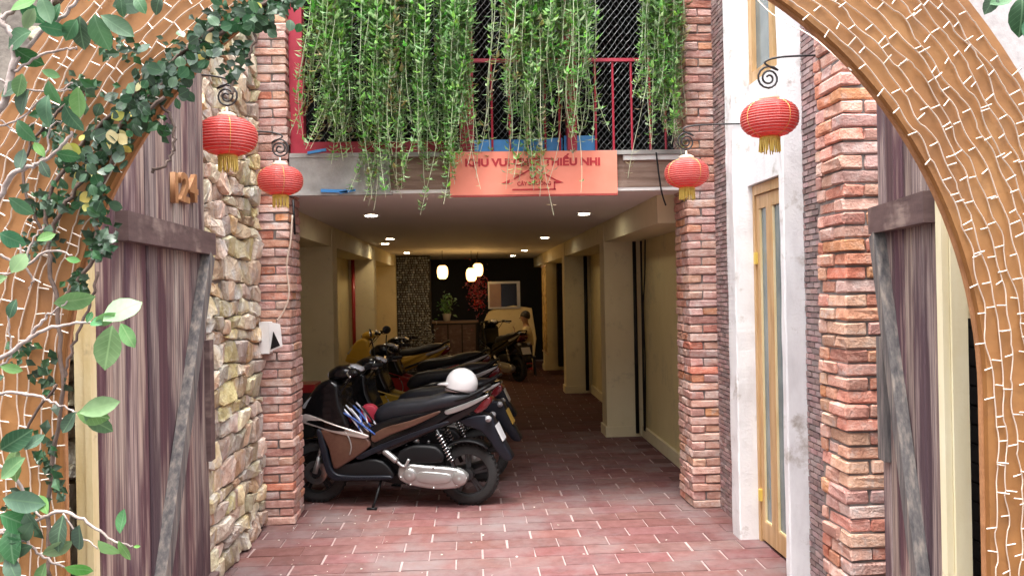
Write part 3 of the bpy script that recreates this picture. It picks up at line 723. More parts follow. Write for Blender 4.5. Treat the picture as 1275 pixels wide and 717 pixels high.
def stroke(p1, p2, w=.011):
    a = P(*p1, SYY-.0025); b = P(*p2, SYY-.0025); ar.beam(a, b, .003, w, up=(0,-1,0)) if False else ar.obox((a+b)/2, (b-a)/2, Vector((0,.0012,0)), (b-a).normalized().cross(Vector((0,1,0)))*w/2)
for p1, p2 in (((640,223),(664,209)), ((664,209),(695,226)), ((693,226),(690,227.5)), ((690.5,226),(690.5,236)), ((638,236.3),(692,235.6))): stroke(p1, p2)
for tri in (((624,228.5),(635,223.5),(634,229)), ((694,224),(702,227.5),(692,228.5))):
    q = [P(*c, SYY-.0025) for c in tri]; ar.add(q + [v+Vector((0,.002,0)) for v in q], [(0,1,2),(5,4,3),(0,3,4,1),(1,4,5,2),(2,5,3,0)])
ar.build('house_arrow', M['signred'], sg)

# --- lanterns
def lantern(px_, py_, Y, r, label, wallx, warm=False):
    c = P(px_, py_, Y); t = thing('red_lantern', label, 'lantern', tuple(c), None)
    hh = r*.64; pr = []; nr_ = 14
    prof = []
    for k in range(0, nr_*4+1):
        a = -1 + 2*k/(nr_*4); a2 = a*.93
        rr = r*math.sqrt(max(0, 1-abs(a2)**2.4))
        rib = (1 if k % 4 == 0 else (.990 if k % 2 else .984)); prof.append((max(rr*rib, .045), a*hh))
    m = MB(); m.lathe(prof, 48, Matrix.Translation(c))
    # gores: gently scalloped
    vs = []
    for v in m.v:
        q = Vector(v) - c; an = math.atan2(q.y, q.x); s_ = 1 - .022*abs(math.sin(an*4)) ; vs.append((c.x+q.x*s_, c.y+q.y*s_, c.z+q.z))
    m.v = vs; m.build('silk_shade', M['lantern'], t, False)
    m = MB()
    for k in range(4):
        an = math.pi*2*k/4 + .39
        m.tube([c + Vector((math.cos(an)*(pp[0]*1.002+.001), math.sin(an)*(pp[0]*1.002+.001), pp[1])) for pp in prof[::4]], .0016, 4)
    m.build('gold_seam', M['gold'], t)
    m = MB()
    for k in range(1, nr_):
        rr, hz = prof[k*4]; m.lathe([(rr+.0028, hz-.0016),(rr+.0028, hz+.0016),(rr-.004, hz+.0016),(rr-.004, hz-.0016)], 40, Matrix.Translation(c), True)
    m.build('rib', M['lribs'], t)
    m = MB(); m.lathe([(.05,hh-.004),(.052,hh+.018),(.03,hh+.03),(.006,hh+.034),(.006,hh+.06)], 18, Matrix.Translation(c)); m.build('top_cap', M['lcap'], t, True)
    m = MB(); m.lathe([(.05,-hh+.004),(.056,-hh-.014),(.054,-hh-.016)], 18, Matrix.Translation(c)); m.build('bottom_ring', M['gold'], t, True)
    m = MB()
    for k in range(30):
        an = k*2*math.pi/30; L = r*.48*rnd(.88,1.1); p0 = c + Vector((math.cos(an)*.05, math.sin(an)*.05, -hh-.012)); m.tube([p0, p0+Vector((rnd(-.006,.006),rnd(-.006,.006),-L))], [.0042,.003], 4)
    m.build('tassel', M['gold'], t)
    # iron scroll bracket on the wall beside it
    s = 1 if wallx > c.x else -1
    top = c + Vector((0,0,hh+.058)); bl = label.split(',')[0]
    tb = thing('lantern_bracket', 'black iron scroll bracket for the ' + label.replace('red silk ', '').replace(' hanging',''), 'bracket', (wallx, Y, top.z))
    pts = []
    for k in range(34):                       # spiral
        a = k/33*4.6*math.pi; rr = .012 + .055*k/33; pts.append(top + Vector((s*rr*math.cos(a+.6)*-1, 0, .062 + rr*math.sin(a+.6))))
    last = pts[-1]; pts += spline([last, top+Vector((-s*.02,0,.145)), top+Vector((s*.07,0,.175)), Vector((wallx-.004*s, Y, top.z+.185))], 6)[1:]
    m = MB(); m.tube(pts, .0058, 5); m.tube([top+Vector((0,0,-.004)), top+Vector((0,0,.008))], .004, 4); m.build('scroll', M['iron'], tb, True)
    m = MB(); m.obox((wallx, Y, top.z+.14), (.006,0,0), (0,.014,0), (0,0,.08)); m.build('wall_plate', M['iron'], tb)
M['lribs'] = pmat('highlight_tinted_rib', [(.74,.20,.18),(.80,.34,.30)], .5, 0, 12, 3)  # ribs tinted pale: the silk's pinkish highlights put into the colour
random.seed(3)
lantern(283, 170, 4.55, .162, 'red silk lantern hanging at the stone wall beside the plank gate leaf', -1.55)
lantern(349, 225, 5.50, .150, 'red silk lantern hanging at the pink brick pillar below the big plant', -1.535)
lantern(855, 216, 5.45, .150, 'red silk lantern hanging at the brick pillar next to the passage', 1.945)
lantern(958, 148, 4.22, .150, 'red silk lantern hanging in front of the white post and upper window', 1.75+.2)

# ================================================================== SCOOTERS
RX90 = Matrix.Rotation(math.pi/2, 4, 'X')
def wheel(root, x, r, front):
    T = Matrix.Translation((x, 0, r)) @ RX90
    wd = .043 if front else .05; ri = r*.70
    e = thing_part = None
    prof = []
    for k in range(13):
        a = math.pi*k/12; prof.append((ri + .004 + (r-ri-.004)*math.sin(a)**.55 if 0 < k < 12 else ri, wd*math.cos(a)))
    m = MB(); m.lathe(prof, 44, T, False); m.f = [f for f in m.f if len(f) == 4]
    # tread blocks
    for k in range(40):
        a = 2*math.pi*k/40
        for sgn in (-1, 1):
            u = Vector((math.cos(a), 0, math.sin(a))); tg = Vector((-math.sin(a), 0, math.cos(a)))
            c = Vector((x,0,r)) + u*(r*.985) + Vector((0, sgn*wd*.42, 0)); m.obox(c, tg*.010+Vector((0,sgn*.006,0)), Vector((0,.010,0)), u*.006)
    ty = m.build('tyre', M['tyre'], None, True)
    m = MB(); m.lathe([(ri+.004,-wd*.62),(ri+.004,wd*.62),(ri-.012,wd*.55),(ri-.016,0),(ri-.012,-wd*.55)], 40, T, True)
    m.lathe([(.045,-.05),(.045,.05),(.0,.05)], 20, T)
    for k in range(5):
        a = 2*math.pi*k/5 + .3
        for q in (-.11, .11):
            u0 = Vector((math.cos(a+q*1.6), 0, math.sin(a+q*1.6))); u1 = Vector((math.cos(a+q), 0, math.sin(a+q)))
            m.beam(Vector((x,0,r))+u0*.03, Vector((x,0,r))+u1*(ri-.012), .022, .014, up=(0,1,0))
    rim = m.build('rim', M['darkmetal'], None)
    wroot = bpy.data.objects.new('front_wheel' if front else 'rear_wheel', ty.data); 
    C.objects.link(wroot); bpy.data.objects.remove(ty); wroot.parent = root
    rim.parent = wroot
    if front:
        m = MB(); m.lathe([(.10,.056),(.10,.060),(.05,.060),(.05,.056)], 30, T @ Matrix.Rotation(math.pi,4,'X'), True); dk = m.build('brake_disc', M['steel'], None); dk.parent = wroot
    return wroot
def wtail(x, y, z): k = max(.42, min(1, .62 + .62*(x+.02))) if x < .6 else 1; return y*k
def wfront(x, y, z): k = 1 if x < 1.12 else max(.30, 1-(x-1.12)*1.9); return y*k
def scooter(label, pos, rz, c_panel, c_shield, c_stripe, c_body='black', mirrors=True, seat_mat='seat', plate='plate', group='scooters parked in a row in the passage', lowered=False, scale=1., rack=False):
    t = thing('scooter', label, 'scooter', pos, group, rz); t.scale = (scale,)*3
    def B(mb, nm, mat, smooth=True, par=None): o = mb.build(nm, M[mat], None, smooth); o.parent = par or t; return o
    wheel(t, 0, .252, False); wheel(t, 1.295, .258, True)
    # rear body
    m = MB(); m.puff([(.80,.50),(.78,.66),(.60,.735),(.35,.785),(.12,.835),(-.17,.925),(-.185,.90),(-.10,.80),(.02,.72),(.18,.645),(.36,.57),(.58,.47),(.72,.42)], -.165, .165, .04, 3, wtail, 4)
    body = B(m, 'rear_body', c_body)
    for s in (1, -1):
        y0, y1 = (.150, .176) if s > 0 else (-.176, -.150)
        m = MB(); m.puff([(.77,.585),(.66,.655),(.45,.71),(.22,.785),(.21,.765),(.40,.675),(.60,.60),(.745,.535)], y0, y1, .008, 3, wtail, 2); B(m, 'side_panel', c_panel, True, body)
        m = MB(); m.puff([(.16,.79),(.0,.845),(-.185,.915),(-.165,.885),(-.02,.808),(.14,.755)], y0, y1+.002*s, .006, 3, wtail, 2); B(m, 'tail_trim', 'alloy', True, body)
        m = MB(); m.puff([(.90,.42),(.70,.515),(.42,.615),(.16,.70),(.15,.68),(.40,.585),(.68,.475),(.86,.395)], y0, y1, .006, 3, wtail, 2); B(m, 'lower_trim', 'bluegrey', True, body)
    m = MB(); m.puff([(-.06,.80),(-.175,.895),(-.215,.86),(-.16,.79),(-.09,.755)], -.085, .085, .015, 3, None, 3); B(m, 'tail_light', 'taillight', True, body)
    # grab rail
    for s in (1, -1):
        m = MB(); m.tube(spline([(.10,s*.125,.865),(-.03,s*.125,.90),(-.16,s*.09,.965),(-.19,0,.975)], 5), .0135, 8); B(m, 'grab_rail', 'matblack')
    # seat
    m = MB(); m.loft([(.785,.70,.745,.045),(.75,.665,.80,.09),(.68,.66,.84,.115),(.58,.69,.862,.128),(.45,.72,.872,.142),(.33,.75,.885,.15),(.23,.775,.915,.152),(.12,.80,.935,.145),(.0,.83,.945,.125),(-.09,.865,.94,.09),(-.125,.89,.925,.05)], 20, .7)
    seat = B(m, 'seat', seat_mat)
    # footboard, tunnel, legshield
    m = MB(); m.puff([(1.10,.225),(.62,.23),(.60,.30),(.68,.38),(.80,.40),(.95,.36),(1.10,.35)], -.165, .165, .02, 2, None, 3); B(m, 'footboard', 'matblack')
    m = MB(); m.puff([(1.235,.63),(1.19,.625),(1.155,.50),(1.115,.335),(1.06,.275),(.90,.262),(.62,.268),(.62,.235),(.92,.225),(1.09,.222),(1.155,.28),(1.195,.42)], -.185, .185, .012, 3, None, 3); B(m, 'leg_trim', 'bluegrey')
    m = MB(); m.puff([(1.20,.635),(1.0,.615),(.82,.58),(.775,.515),(.86,.44),(.98,.365),(1.07,.315),(1.105,.345),(1.135,.48)], -.180, .180, .018, 3, None, 3); sh = B(m, 'leg_shield', c_shield)
    m = MB(); m.puff([(1.42,.72),(1.36,.86),(1.24,1.00),(1.13,1.045),(1.04,1.0),(1.02,.84),(.95,.66),(1.05,.60),(1.22,.62),(1.36,.665)], -.178, .178, .045, 3, wfront, 4); ap = B(m, 'front_apron', c_body)
    for s in (1, -1):
        y0, y1 = (.165, .190) if s > 0 else (-.190, -.165)
        m = MB(); m.puff([(1.425,.71),(1.36,.755),(1.22,.725),(1.0,.66),(.79,.595),(.83,.568),(1.02,.600),(1.22,.645),(1.40,.680)], y0, y1, .008, 3, wfront, 2); B(m, 'shield_trim', c_stripe, True, ap)
        m = MB(); m.puff([(1.40,.80),(1.34,.87),(1.23,.95),(1.22,.90),(1.31,.81)], y0-.01*s, y1-.016*s, .006, 3, wfront, 2); B(m, 'indicator', 'lens', True, ap)
    # front fender and fork
    m = MB(); pts = []
    for k in range(11): a = R(15 + 150*k/10); pts.append((1.295+.292*math.cos(a), .258+.292*math.sin(a)))
    for k in range(11): a = R(165 - 150*k/10); pts.append((1.295+.272*math.cos(a), .258+.272*math.sin(a)))
    m.puff(pts, -.062, .062, .006, 1, None, 2); B(m, 'front_fender', c_body)
    for s in (1, -1):
        m = MB(); m.tube([(1.295,s*.075,.258),(1.21,s*.075,.56)], .016, 8); m.tube([(1.295,s*.075,.258),(1.25,s*.075,.40)], .022, 8); B(m, 'fork_leg', 'alloy')
    m = MB(); m.tube([(1.21,0,.55),(1.05,0,1.06)], .028, 8); m.beam((1.213,-.09,.55),(1.213,.09,.55), .05,.03); B(m, 'steering_stem', 'matblack')
    # handlebar assembly
    m = MB(); m.loft([(.90,1.075,1.12,.07),(.94,1.05,1.14,.115),(1.01,1.035,1.155,.145),(1.09,1.02,1.15,.135),(1.15,1.02,1.12,.095),(1.175,1.04,1.09,.05)], 16, .75); cw = B(m, 'handlebar_cowl', c_body)
    m = MB(); m.loft([(1.09,1.03,1.125,.115),(1.165,1.035,1.105,.08),(1.185,1.05,1.085,.04)], 14, .8); B(m, 'headlight', 'lens', True, cw)
    m = MB(); m.loft([(.885,1.095,1.13,.05),(.935,1.11,1.155,.075),(.98,1.125,1.165,.07)], 12, .8); B(m, 'instrument_panel', 'lens', True, cw)
    m = MB(); m.tube(spline([(.835,.345,1.115),(.90,.22,1.125),(.97,.10,1.10),(.985,0,1.09),(.97,-.10,1.10),(.90,-.22,1.125),(.835,-.345,1.115)], 4), .012, 8); B(m, 'handlebar', 'darkmetal')
    for s in (1, -1):
        m = MB(); m.tube([(.832,s*.352,1.115),(.838,s*.34,1.116),(.886,s*.235,1.124)], [.019,.0175,.0175], 10); B(m, 'grip', 'matblack')
        m = MB(); m.tube(spline([(.93,s*.205,1.125),(.935,s*.25,1.105),(.90,s*.31,1.09),(.875,s*.345,1.085)], 4), [.010]*13 if False else .0085, 6); B(m, 'brake_lever', 'steel')
        m = MB(); m.obox((.905,s*.205,1.122), (.022,0,0), (0,.022,0), (0,0,.022)); B(m, 'switch_box', 'matblack', False)
        if mirrors:
            m = MB(); m.tube(spline([(.93,s*.205,1.14),(.945,s*.225,1.26),(.95,s*.27,1.34)], 4), .006, 6)
            mi = B(m, 'mirror', 'matblack')
            T = Matrix.Translation((.955, s*.285, 1.39)) @ Matrix.Rotation(R(-80 + 0), 4, 'Y') @ Matrix.Rotation(R(s*20), 4, 'X')
            m = MB(); m.lathe([(.0,.016),(.042,.012),(.05,.0),(.046,-.004),(.0,-.004)], 20, T @ Matrix.Diagonal((.8,1.35,1,1))); B(m, 'mirror_shell', 'matblack', True, mi)
            m = MB(); m.lathe([(.0,-.0045),(.043,-.0045),(.043,-.006),(.0,-.006)], 20, T @ Matrix.Diagonal((.8,1.35,1,1))); B(m, 'mirror_glass', 'mirror', False, mi)
    # cables looping from the bar into the apron
    for (a_, b_, c_) in (((.90,.19,1.11),(1.0,.16,.98),(1.08,.10,.94)), ((.90,-.19,1.11),(1.02,-.15,.97),(1.09,-.08,.93)), ((.95,.13,1.07),(1.02,.17,.94),(1.07,.12,.88))):
        m = MB(); m.tube(spline([a_, b_, c_], 5), .0055, 6); B(m, 'control_cable', 'matblack')
    m = MB(); m.tube(spline([(.985,.178,.62),(.955,.186,.575),(.935,.187,.50),(.95,.186,.435)], 4), .006, 5); B(m, 'hook_strap', 'alloy')
    # engine and drive
    m = MB(); m.puff([(.74,.20),(.74,.40),(.55,.46),(.30,.47),(.20,.40),(.16,.20),(.45,.17)], -.10, .085, .03, 2, None, 3); B(m, 'engine_block', 'matblack')
    m = MB(); m.puff([(.56,.275),(.545,.335),(.47,.36),(.30,.345),(.14,.335),(.05,.32),(-.02,.27),(.0,.205),(.08,.165),(.25,.155),(.45,.185),(.54,.225)], .075, .160, .022, 3, None, 4); ec = B(m, 'engine_case', 'alloy')
    m = MB()
    for (cx, cz, rr) in ((.045,.252,.062),(.455,.272,.055)):
        m.lathe([(rr,-.010),(rr,.0),(rr*.85,.008),(rr*.3,.010),(.0,.010)], 24, Matrix.Translation((cx,.163,cz)) @ Matrix.Rotation(-math.pi/2,4,'X'))
    m.puff([(.40,.25),(.37,.30),(.22,.295),(.12,.28),(.12,.225),(.22,.20),(.37,.215)], .155, .168, .006, 3, None, 2)
    for k in range(8): a = 2*math.pi*k/8; m.lathe([(.008,0),(.008,.012),(0,.012)], 8, Matrix.Translation((.26+.27*math.cos(a),.155,.253+.083*math.sin(a))) @ Matrix.Rotation(-math.pi/2,4,'X'))
    B(m, 'case_boss', 'alloy', True, ec)
    m = MB(); m.puff([(.56,.37),(.55,.46),(.42,.51),(.24,.50),(.17,.43),(.20,.37),(.38,.36)], .02, .15, .025, 3, None, 3); B(m, 'air_box', 'matblack')
    m = MB(); m.tube(spline([(.665,.15,.455),(.63,.165,.44),(.56,.17,.385)],4), [.026]*9, 8); m.tube(spline([(.56,.165,.38),(.50,.165,.34),(.46,.16,.40)],4), .014, 6); B(m, 'footpeg_bracket', 'alloy')
    for s in (1, -1):
        a = Vector((.235,s*.128,.635)); b = Vector((.085,s*.128,.32)); dd = (b-a)
        m = MB(); m.tube([a, a+dd*.5], .013, 8); m.tube([a+dd*.45, b], .017, 8); shk = B(m, 'shock_absorber', 'darkmetal')
        m = MB(); ax = dd.normalized(); u = Vector((0,1,0)); v = ax.cross(u); pts = [a + dd*(.10+.70*k/72) + (u*math.cos(k*math.pi/4)+v*math.sin(k*math.pi/4))*.026 for k in range(73)]; m.tube(pts, .0055, 5); B(m, 'spring', 'steel', True, shk)
    m = MB(); m.puff([(.35,.12),(.36,.23),(.0,.31),(-.16,.345),(-.18,.28),(-.02,.22),(.25,.14)], -.20, -.115, .03, 3, None, 3); B(m, 'muffler', 'darkmetal')
    # rear mudguard, hugger, plate
    m = MB(); m.puff([(.06,.70),(-.10,.745),(-.20,.735),(-.24,.66),(-.30,.53),(-.375,.395),(-.335,.375),(-.28,.40),(-.20,.52),(-.12,.615),(.0,.655)], -.075, .075, .010, 2, None, 2); mg = B(m, 'rear_mudguard', 'bluegrey')
    m = MB(); pts = []
    for k in range(9): a = R(38 + 90*k/8); pts.append((.292*math.cos(a), .252+.292*math.sin(a)))
    for k in range(9): a = R(128 - 90*k/8); pts.append((.275*math.cos(a), .252+.275*math.sin(a)))
    m.puff(pts, -.055, .10, .006, 1, None, 2); B(m, 'tyre_hugger', 'matblack')
    m = MB(); c = Vector((-.272,.0,.60)); u = Vector((.42,0,.9)).normalized(); m.obox(c, u*.070, Vector((0,.095,0)), u.cross(Vector((0,1,0)))*.002); B(m, 'licence_plate', plate, False, mg)
    m = MB()
    for s in (1,-1): m.lathe([(.0,.05),(.02,.045),(.028,.0),(.022,-.02),(.0,-.03)], 12, Matrix.Translation((-.19, s*.11, .72)) @ Matrix.Rotation(math.pi/2*s, 4, 'X'))
    B(m, 'rear_indicator', 'lens', True, mg)
    # stand
    m = MB(); m.tube([(.70,.12,.24),(.74,.20,.06),(.755,.215,.012)], .011, 6); m.beam((.72,.215,.009),(.80,.215,.009),.03,.016); B(m, 'side_stand', 'matblack')
    return t
PI = math.pi
def sc_at(px_, Y): return (P(px_, 500, Y).x, Y, 0)
s1 = scooter('bronze brown and black scooter carrying a white helmet, beside the pink brick pillar', (P(584,600,6.62).x, 6.62, 0), PI - R(11), 'brown', 'brown', 'champagne', mirrors=False)
s2 = scooter('black scooter with an upright mirror parked beside the bronze scooter, yellow licence plate', (P(600,560,7.42).x, 7.42, 0), PI - R(9), 'black', 'black', 'bluegrey', plate='plateyellow')
s3 = scooter('black scooter with mustard yellow side panels parked behind the black one', (P(600,520,8.75).x, 8.75, 0), PI - R(7), 'mustard', 'mustard', 'mustard', mirrors=False, scale=1.03)
s3.children[0]
s4 = scooter('dark scooter with red leg shield parked beyond the mustard one', (P(592,480,10.7).x, 10.7, 0), PI - R(6), 'redpaint', 'redpaint', 'redpaint', mirrors=False)
s5 = scooter('yellow scooter parked against the cream pilaster at the end of the row', (P(545,470,12.6).x, 12.6, 0), PI - R(4), 'yellow', 'yellow', 'yellow', c_body='yellow', mirrors=False)
s6 = scooter('dark scooter standing in front of the seated person at the end of the passage', (P(646,450,15.3).x, 15.3, 0), PI - R(62), 'black', 'black', 'bluegrey', mirrors=False, group=None)

# --- white helmet on the first seat
def helmet(c, rz):
    t = thing('helmet', 'round white half helmet resting on the seat of the bronze scooter', 'helmet', c, None, rz)
    m = MB(); prof = [(.0,.19)] + [(.125*math.sin(R(a)), .065+.125*math.cos(R(a))) for a in range(10, 91, 8)] + [(.126,.03),(.122,.0),(.112,.004)]
    m.lathe(prof, 32); m.v = [(x*1.06, y*.92, z - (.02*(x/.125) if z < .05 else 0)) for x, y, z in m.v]; sh = m.build('shell', M['helmet'], None, True); sh.parent = t
    m = MB(); m.puff([(.10,.05),(.15,.035),(.185,.018),(.18,.012),(.14,.022),(.10,.03)], -.085, .085, .004, 2, lambda x,y,z: y*(1-(x-.1)*3.5)); o = m.build('peak', M['helmet'], None, True); o.parent = t
    m = MB(); m.lathe([(.128,.004),(.128,.014),(.12,.014),(.12,.004)], 32, Matrix.Diagonal((1.06,.92,1,1)), True); o = m.build('rim', M['matblack'], None); o.parent = t
    m = MB(); m.tube(spline([(.02,.105,.01),(.03,.09,-.03),(.035,.03,-.045)],4), .006, 5); o = m.build('chin_strap', M['matblack'], None, True); o.parent = t
    return t
hp = s1.matrix_basis @ Vector((.055, .02, .935)); hm = helmet(hp, PI - R(11)); hm.rotation_euler = (0, R(-14), PI - R(11))
# --- striped folded bag hanging in the footwell
bg_ = thing('striped_bag', 'blue and white striped folded plastic bag hooked in the bronze scooter footwell', 'bag', tuple(s1.matrix_basis @ Vector((.93,.05,.60))))
random.seed(12)
for k in range(11):
    mt = ('bagblue','bagwhite','bagwhite','matblack','bagblue','bagwhite','bagblue','bagwhite','bagblue','bagwhite','matblack')[k]
    m = MB(); a = Vector((1.04-.018*k, .15-.022*(k%5), .79+.020*(k%4))); b = Vector((.80+.022*((k*5)%7-3), .175-.012*(k%4), .60+.010*k)); mid = (a+b)/2 + Vector((0,.012,.015))
    pts = spline([s1.matrix_basis @ a, s1.matrix_basis @ mid, s1.matrix_basis @ b], 4); m.tube(pts, [.0065+.002*math.sin(i*.4) for i in range(len(pts))], 6); m.build('stripe_fold', M[mt], bg_, True)
rb = MB(); c0 = s1.matrix_basis @ Vector((.86,-.08,.74)); 
rb.puff([(-.06,-.06),(.05,-.07),(.07,.04),(.0,.075),(-.07,.04)], -.05, .05, .02, 3, None, 3); rb.xform(Matrix.Translation(c0) @ Matrix.Rotation(R(20),4,'Y'))
tag(rb.build('red_parcel', M['bagred'], None, True), 'small red wrapped parcel tucked behind the striped bag on the bronze scooter', 'parcel')
# --- red box by the wall
q = P(388, 480, 8.1)
rbx = thing('red_crate', 'red topped box standing by the wall in front of the scooters', 'box', (-1.70, 8.15, 0))
m = MB(); m.box(-1.86,-1.56,8.02,8.32,0,.78); m.build('body', M['darkmetal'], rbx)
m = MB(); m.box(-1.875,-1.545,8.005,8.335,.781,.86); m.build('lid', M['redpaint'], rbx)
# --- white wall box on the left pillar, with its cable
wb = thing('wall_box', 'white open-bottomed plastic box fixed to the pink brick pillar, with a cable', 'wall box', (-1.49, 6.13, 1.4))
a = P(323, 401, 6.10); b = P(336, 440, 6.10); e = P(347, 402, 6.10)
m = MB(); m.box(a.x, b.x, 6.085, 6.19, b.z, a.z); m.build('casing', M['whiteboard'], wb)
def slab(pts, nm, mt, th=.008):
    n = len(pts); m = MB(); m.add(list(pts) + [(x, y+th, z) for x, y, z in pts], [tuple(range(n)), tuple(range(2*n-1, n-1, -1))] + [(i, n+i, n+(i+1)%n, (i+1)%n) for i in range(n)]); m.build(nm, M[mt], wb)
slab([(b.x+.001,6.09,a.z),(e.x,6.14,a.z-.02),(e.x+.012,6.15,b.z+.05),(b.x+.001,6.09,b.z+.012)], 'open_flap', 'whiteboard')
slab([(b.x+.008,6.086,b.z+.03),(b.x+.030,6.094,b.z+.165),(e.x-.002,6.135,b.z+.055)], 'opening_shade_patch', 'matblack', .004)  # black slab laid over the flap stands in for the box's shaded inside
m = MB(); m.tube(spline([P(345,400,6.17), P(354,386,6.17), P(360,366,6.17), P(357,330,6.17), P(362,300,6.17), P(364,268,6.18)], 5), .007, 5); m.build('cable', M['wire'], wb, True)
m = MB(); m.tube(spline([P(817,190,6.2), P(820,215,6.19), P(824,240,6.19), P(829,256,6.2)], 5), .007, 5)
tag(m.build('black_cable', M['matblack'], None, True), 'black cable dangling from the beam end beside the brick pillar', 'cable')
m = MB(); m.tube([P(365,249,6.19), P(367,292,6.19)], .009, 6)
tag(m.build('conduit', M['matblack'], None, True), 'short dark conduit at the corner of the pink brick pillar under the cement board', 'conduit')

# ================================================================== END OF THE PASSAGE
random.seed(40)
pw = thing('pebble_wall', 'dark pebble-clad wall panel at the end of the passage beside the scooters', 'wall', (-1.2, 17.5, 0))
m = MB(); m.box(-1.58, -.85, 17.45, 17.75, 0, 2.52); m.build('backing', M['darktile'], pw)
peb = MB(); M['pebble'] = pmat('grey_pebble', [(.10,.12,.14),(.28,.31,.34)], .5, 0, 20, 4, 0, rmode='island', ramt=.6)
z = .03
while z < 2.48:
    x = -1.56 + rnd(0,.04)
    while x < -.88:
        r_ = rnd(.016,.032); T = Matrix.Translation((x, 17.45, z)) @ Matrix.Diagonal((1, .6, rnd(.7,1.1), 1))
        peb.lathe([(0,-r_*.9),(r_*.75,-r_*.6),(r_,0),(r_*.75,r_*.6),(0,r_*.9)], 6, T); x += r_*2+.008
    z += .052
stuff(peb.build('pebbles', M['pebble'], pw))
# partition with display cabinet
pc = thing('partition', 'rounded cream counter partition below the silver display cabinet', 'partition', (.5, 17.6, 0))
def PZ(px_, py_, Y): return P(px_, py_, Y)
a = PZ(600, 450, 17.6); b = PZ(648, 384, 17.6)
m = MB(); m.puff([(a.x,.0),(b.x+.25,.0),(b.x+.25,b.z),(a.x+.30,b.z),(a.x+.12,b.z-.14),(a.x+.03,b.z-.45)], 17.6, 17.8, .02, 2, None, 2); m.build('panel', M['painttrim'], pc)
m = MB(); m.box(a.x+.02, b.x+.24, 17.585, 17.599, 0, .16); m.build('skirting', M['redpaint'], pc)
c0 = PZ(608, 384, 17.65); c1 = PZ(647, 350, 17.65)
M['cabdoor'] = flat('dull_pink_panel', (.30,.20,.19), .5)
dc = thing('display_cabinet', 'silver framed display cabinet with one pale door and one dark opening on the partition', 'cabinet', ((c0.x+c1.x)/2, 17.7, b.z))
zb = b.z + .002; h_ = c1.z - zb; wd = c1.x - c0.x
m = MB(); m.box(c0.x, c1.x, 17.56, 17.78, zb, zb+.04); m.box(c0.x, c1.x, 17.56, 17.78, zb+h_-.05, zb+h_); m.box(c0.x, c0.x+.03, 17.56, 17.78, zb+.04, zb+h_-.05); m.box(c1.x-.07, c1.x, 17.56, 17.78, zb+.04, zb+h_-.05)
m.build('frame', M['alloy'], dc)
m = MB(); m.box(c0.x+.03, c0.x+wd*.40, 17.565, 17.58, zb+.04, zb+h_-.05); m.build('door', M['cabdoor'], dc)
m = MB(); m.box(c0.x+wd*.40+.002, c1.x-.071, 17.62, 17.63, zb+.04, zb+h_-.05); m.build('dark_glass', M['black'], dc)
# hanging scroll on the right wall
M['scroll'] = pmat('patterned_scroll', [(.10,.05,.02),(.55,.36,.10),(.66,.50,.22)], .7, 0, (10,10,10), 3, 0, pos=(.35,.62))
sc_ = thing('hanging_scroll', 'long yellow patterned hanging scroll on the wall behind the seated person', 'scroll', (1.5, 16.6, .45))
m = MB(); m.box(1.535, 1.545, 16.2, 17.1, .45, 2.2); m.build('cloth', M['scroll'], sc_); m = MB(); m.tube([(1.54,16.15,2.22),(1.54,17.15,2.22)], .02, 8); m.build('rod', M['doorwood'], sc_, True)
m = MB(); m.tube([(1.54,16.15,.44),(1.54,17.15,.44)], .02, 8); m.build('rod', M['doorwood'], sc_, True)
# dark counter
ct = thing('counter', 'dark counter at the far end of the passage under the red flowers', 'counter', (-.3, 18.4, 0))
m = MB(); m.box(-.85, .15, 18.2, 18.8, 0, 1.02); m.build('body', M['darktile'], ct); m = MB(); m.box(-.88, .18, 18.17, 18.83, 1.021, 1.06); m.build('top', M['beamwood'], ct)
for k in range(3): m = MB(); m.box(-.82+.32*k, -.53+.32*k, 18.185, 18.199, .08, .98); m.build('front_panel', M['gaterail'], ct)
# green plant and red flower hanging
def clump(name, label, cat, c, rad, n, size, mat, stem=None, pot=None):
    t = thing(name, label, cat, c); m = MB(); c = Vector(c)
    for k in range(n):
        p = Vector((random.gauss(0,.45)*rad[0], random.gauss(0,.45)*rad[1], random.gauss(0,.45)*rad[2])) + c
        a = Vector((rnd(-1,1),rnd(-1,1),rnd(-.6,1))).normalized(); b = a.orthogonal().normalized()*rnd(.3,.5); s_ = size*rnd(.6,1.3)
        m.add([p-a*s_*.5, p+b*s_*.5, p+a*s_*.5+Vector((0,0,-.2*s_)), p-b*s_*.5], [(0,1,2),(0,2,3)])
    stuff(m.build('leaves', mat, t))
    if stem:
        m = MB(); [m.tube(spline(s_,4), .008, 5) for s_ in stem]; m.build('stem', M['vine'], t, True)
    if pot:
        m = MB(); m.lathe([(.0,0),(.07,0),(.10,.16),(.105,.17),(.09,.17)], 16, Matrix.Translation(pot)); m.build('pot', M['whiteboard'], t, True)
M['redflower'] = pmat('red_petal', [(.42,.015,.03),(.62,.04,.06)], .5, 0, 10, 3, 0, rmode='island', ramt=.4, trans=.3)
g0 = P(556, 379, 18.4)
clump('potted_plant', 'small bright green potted plant on the dark counter', 'plant', (g0.x, 18.4, g0.z), (.2,.12,.26), 130, .11, M['leafhang'], None, (g0.x, 18.4, 1.062))
f0 = P(594, 362, 17.9)
clump('hanging_flowers', 'hanging red flower garland behind the glowing paper lanterns', 'flowers', (f0.x, 17.9, f0.z), (.26,.12,.55), 420, .08, M['redflower'], [[(f0.x,17.9,2.53),(f0.x+.03,17.9,1.9),(f0.x+.05,17.9,1.35)]])
M['paper'] = emit('lit_paper', (1.0,.58,.17), 1.0)
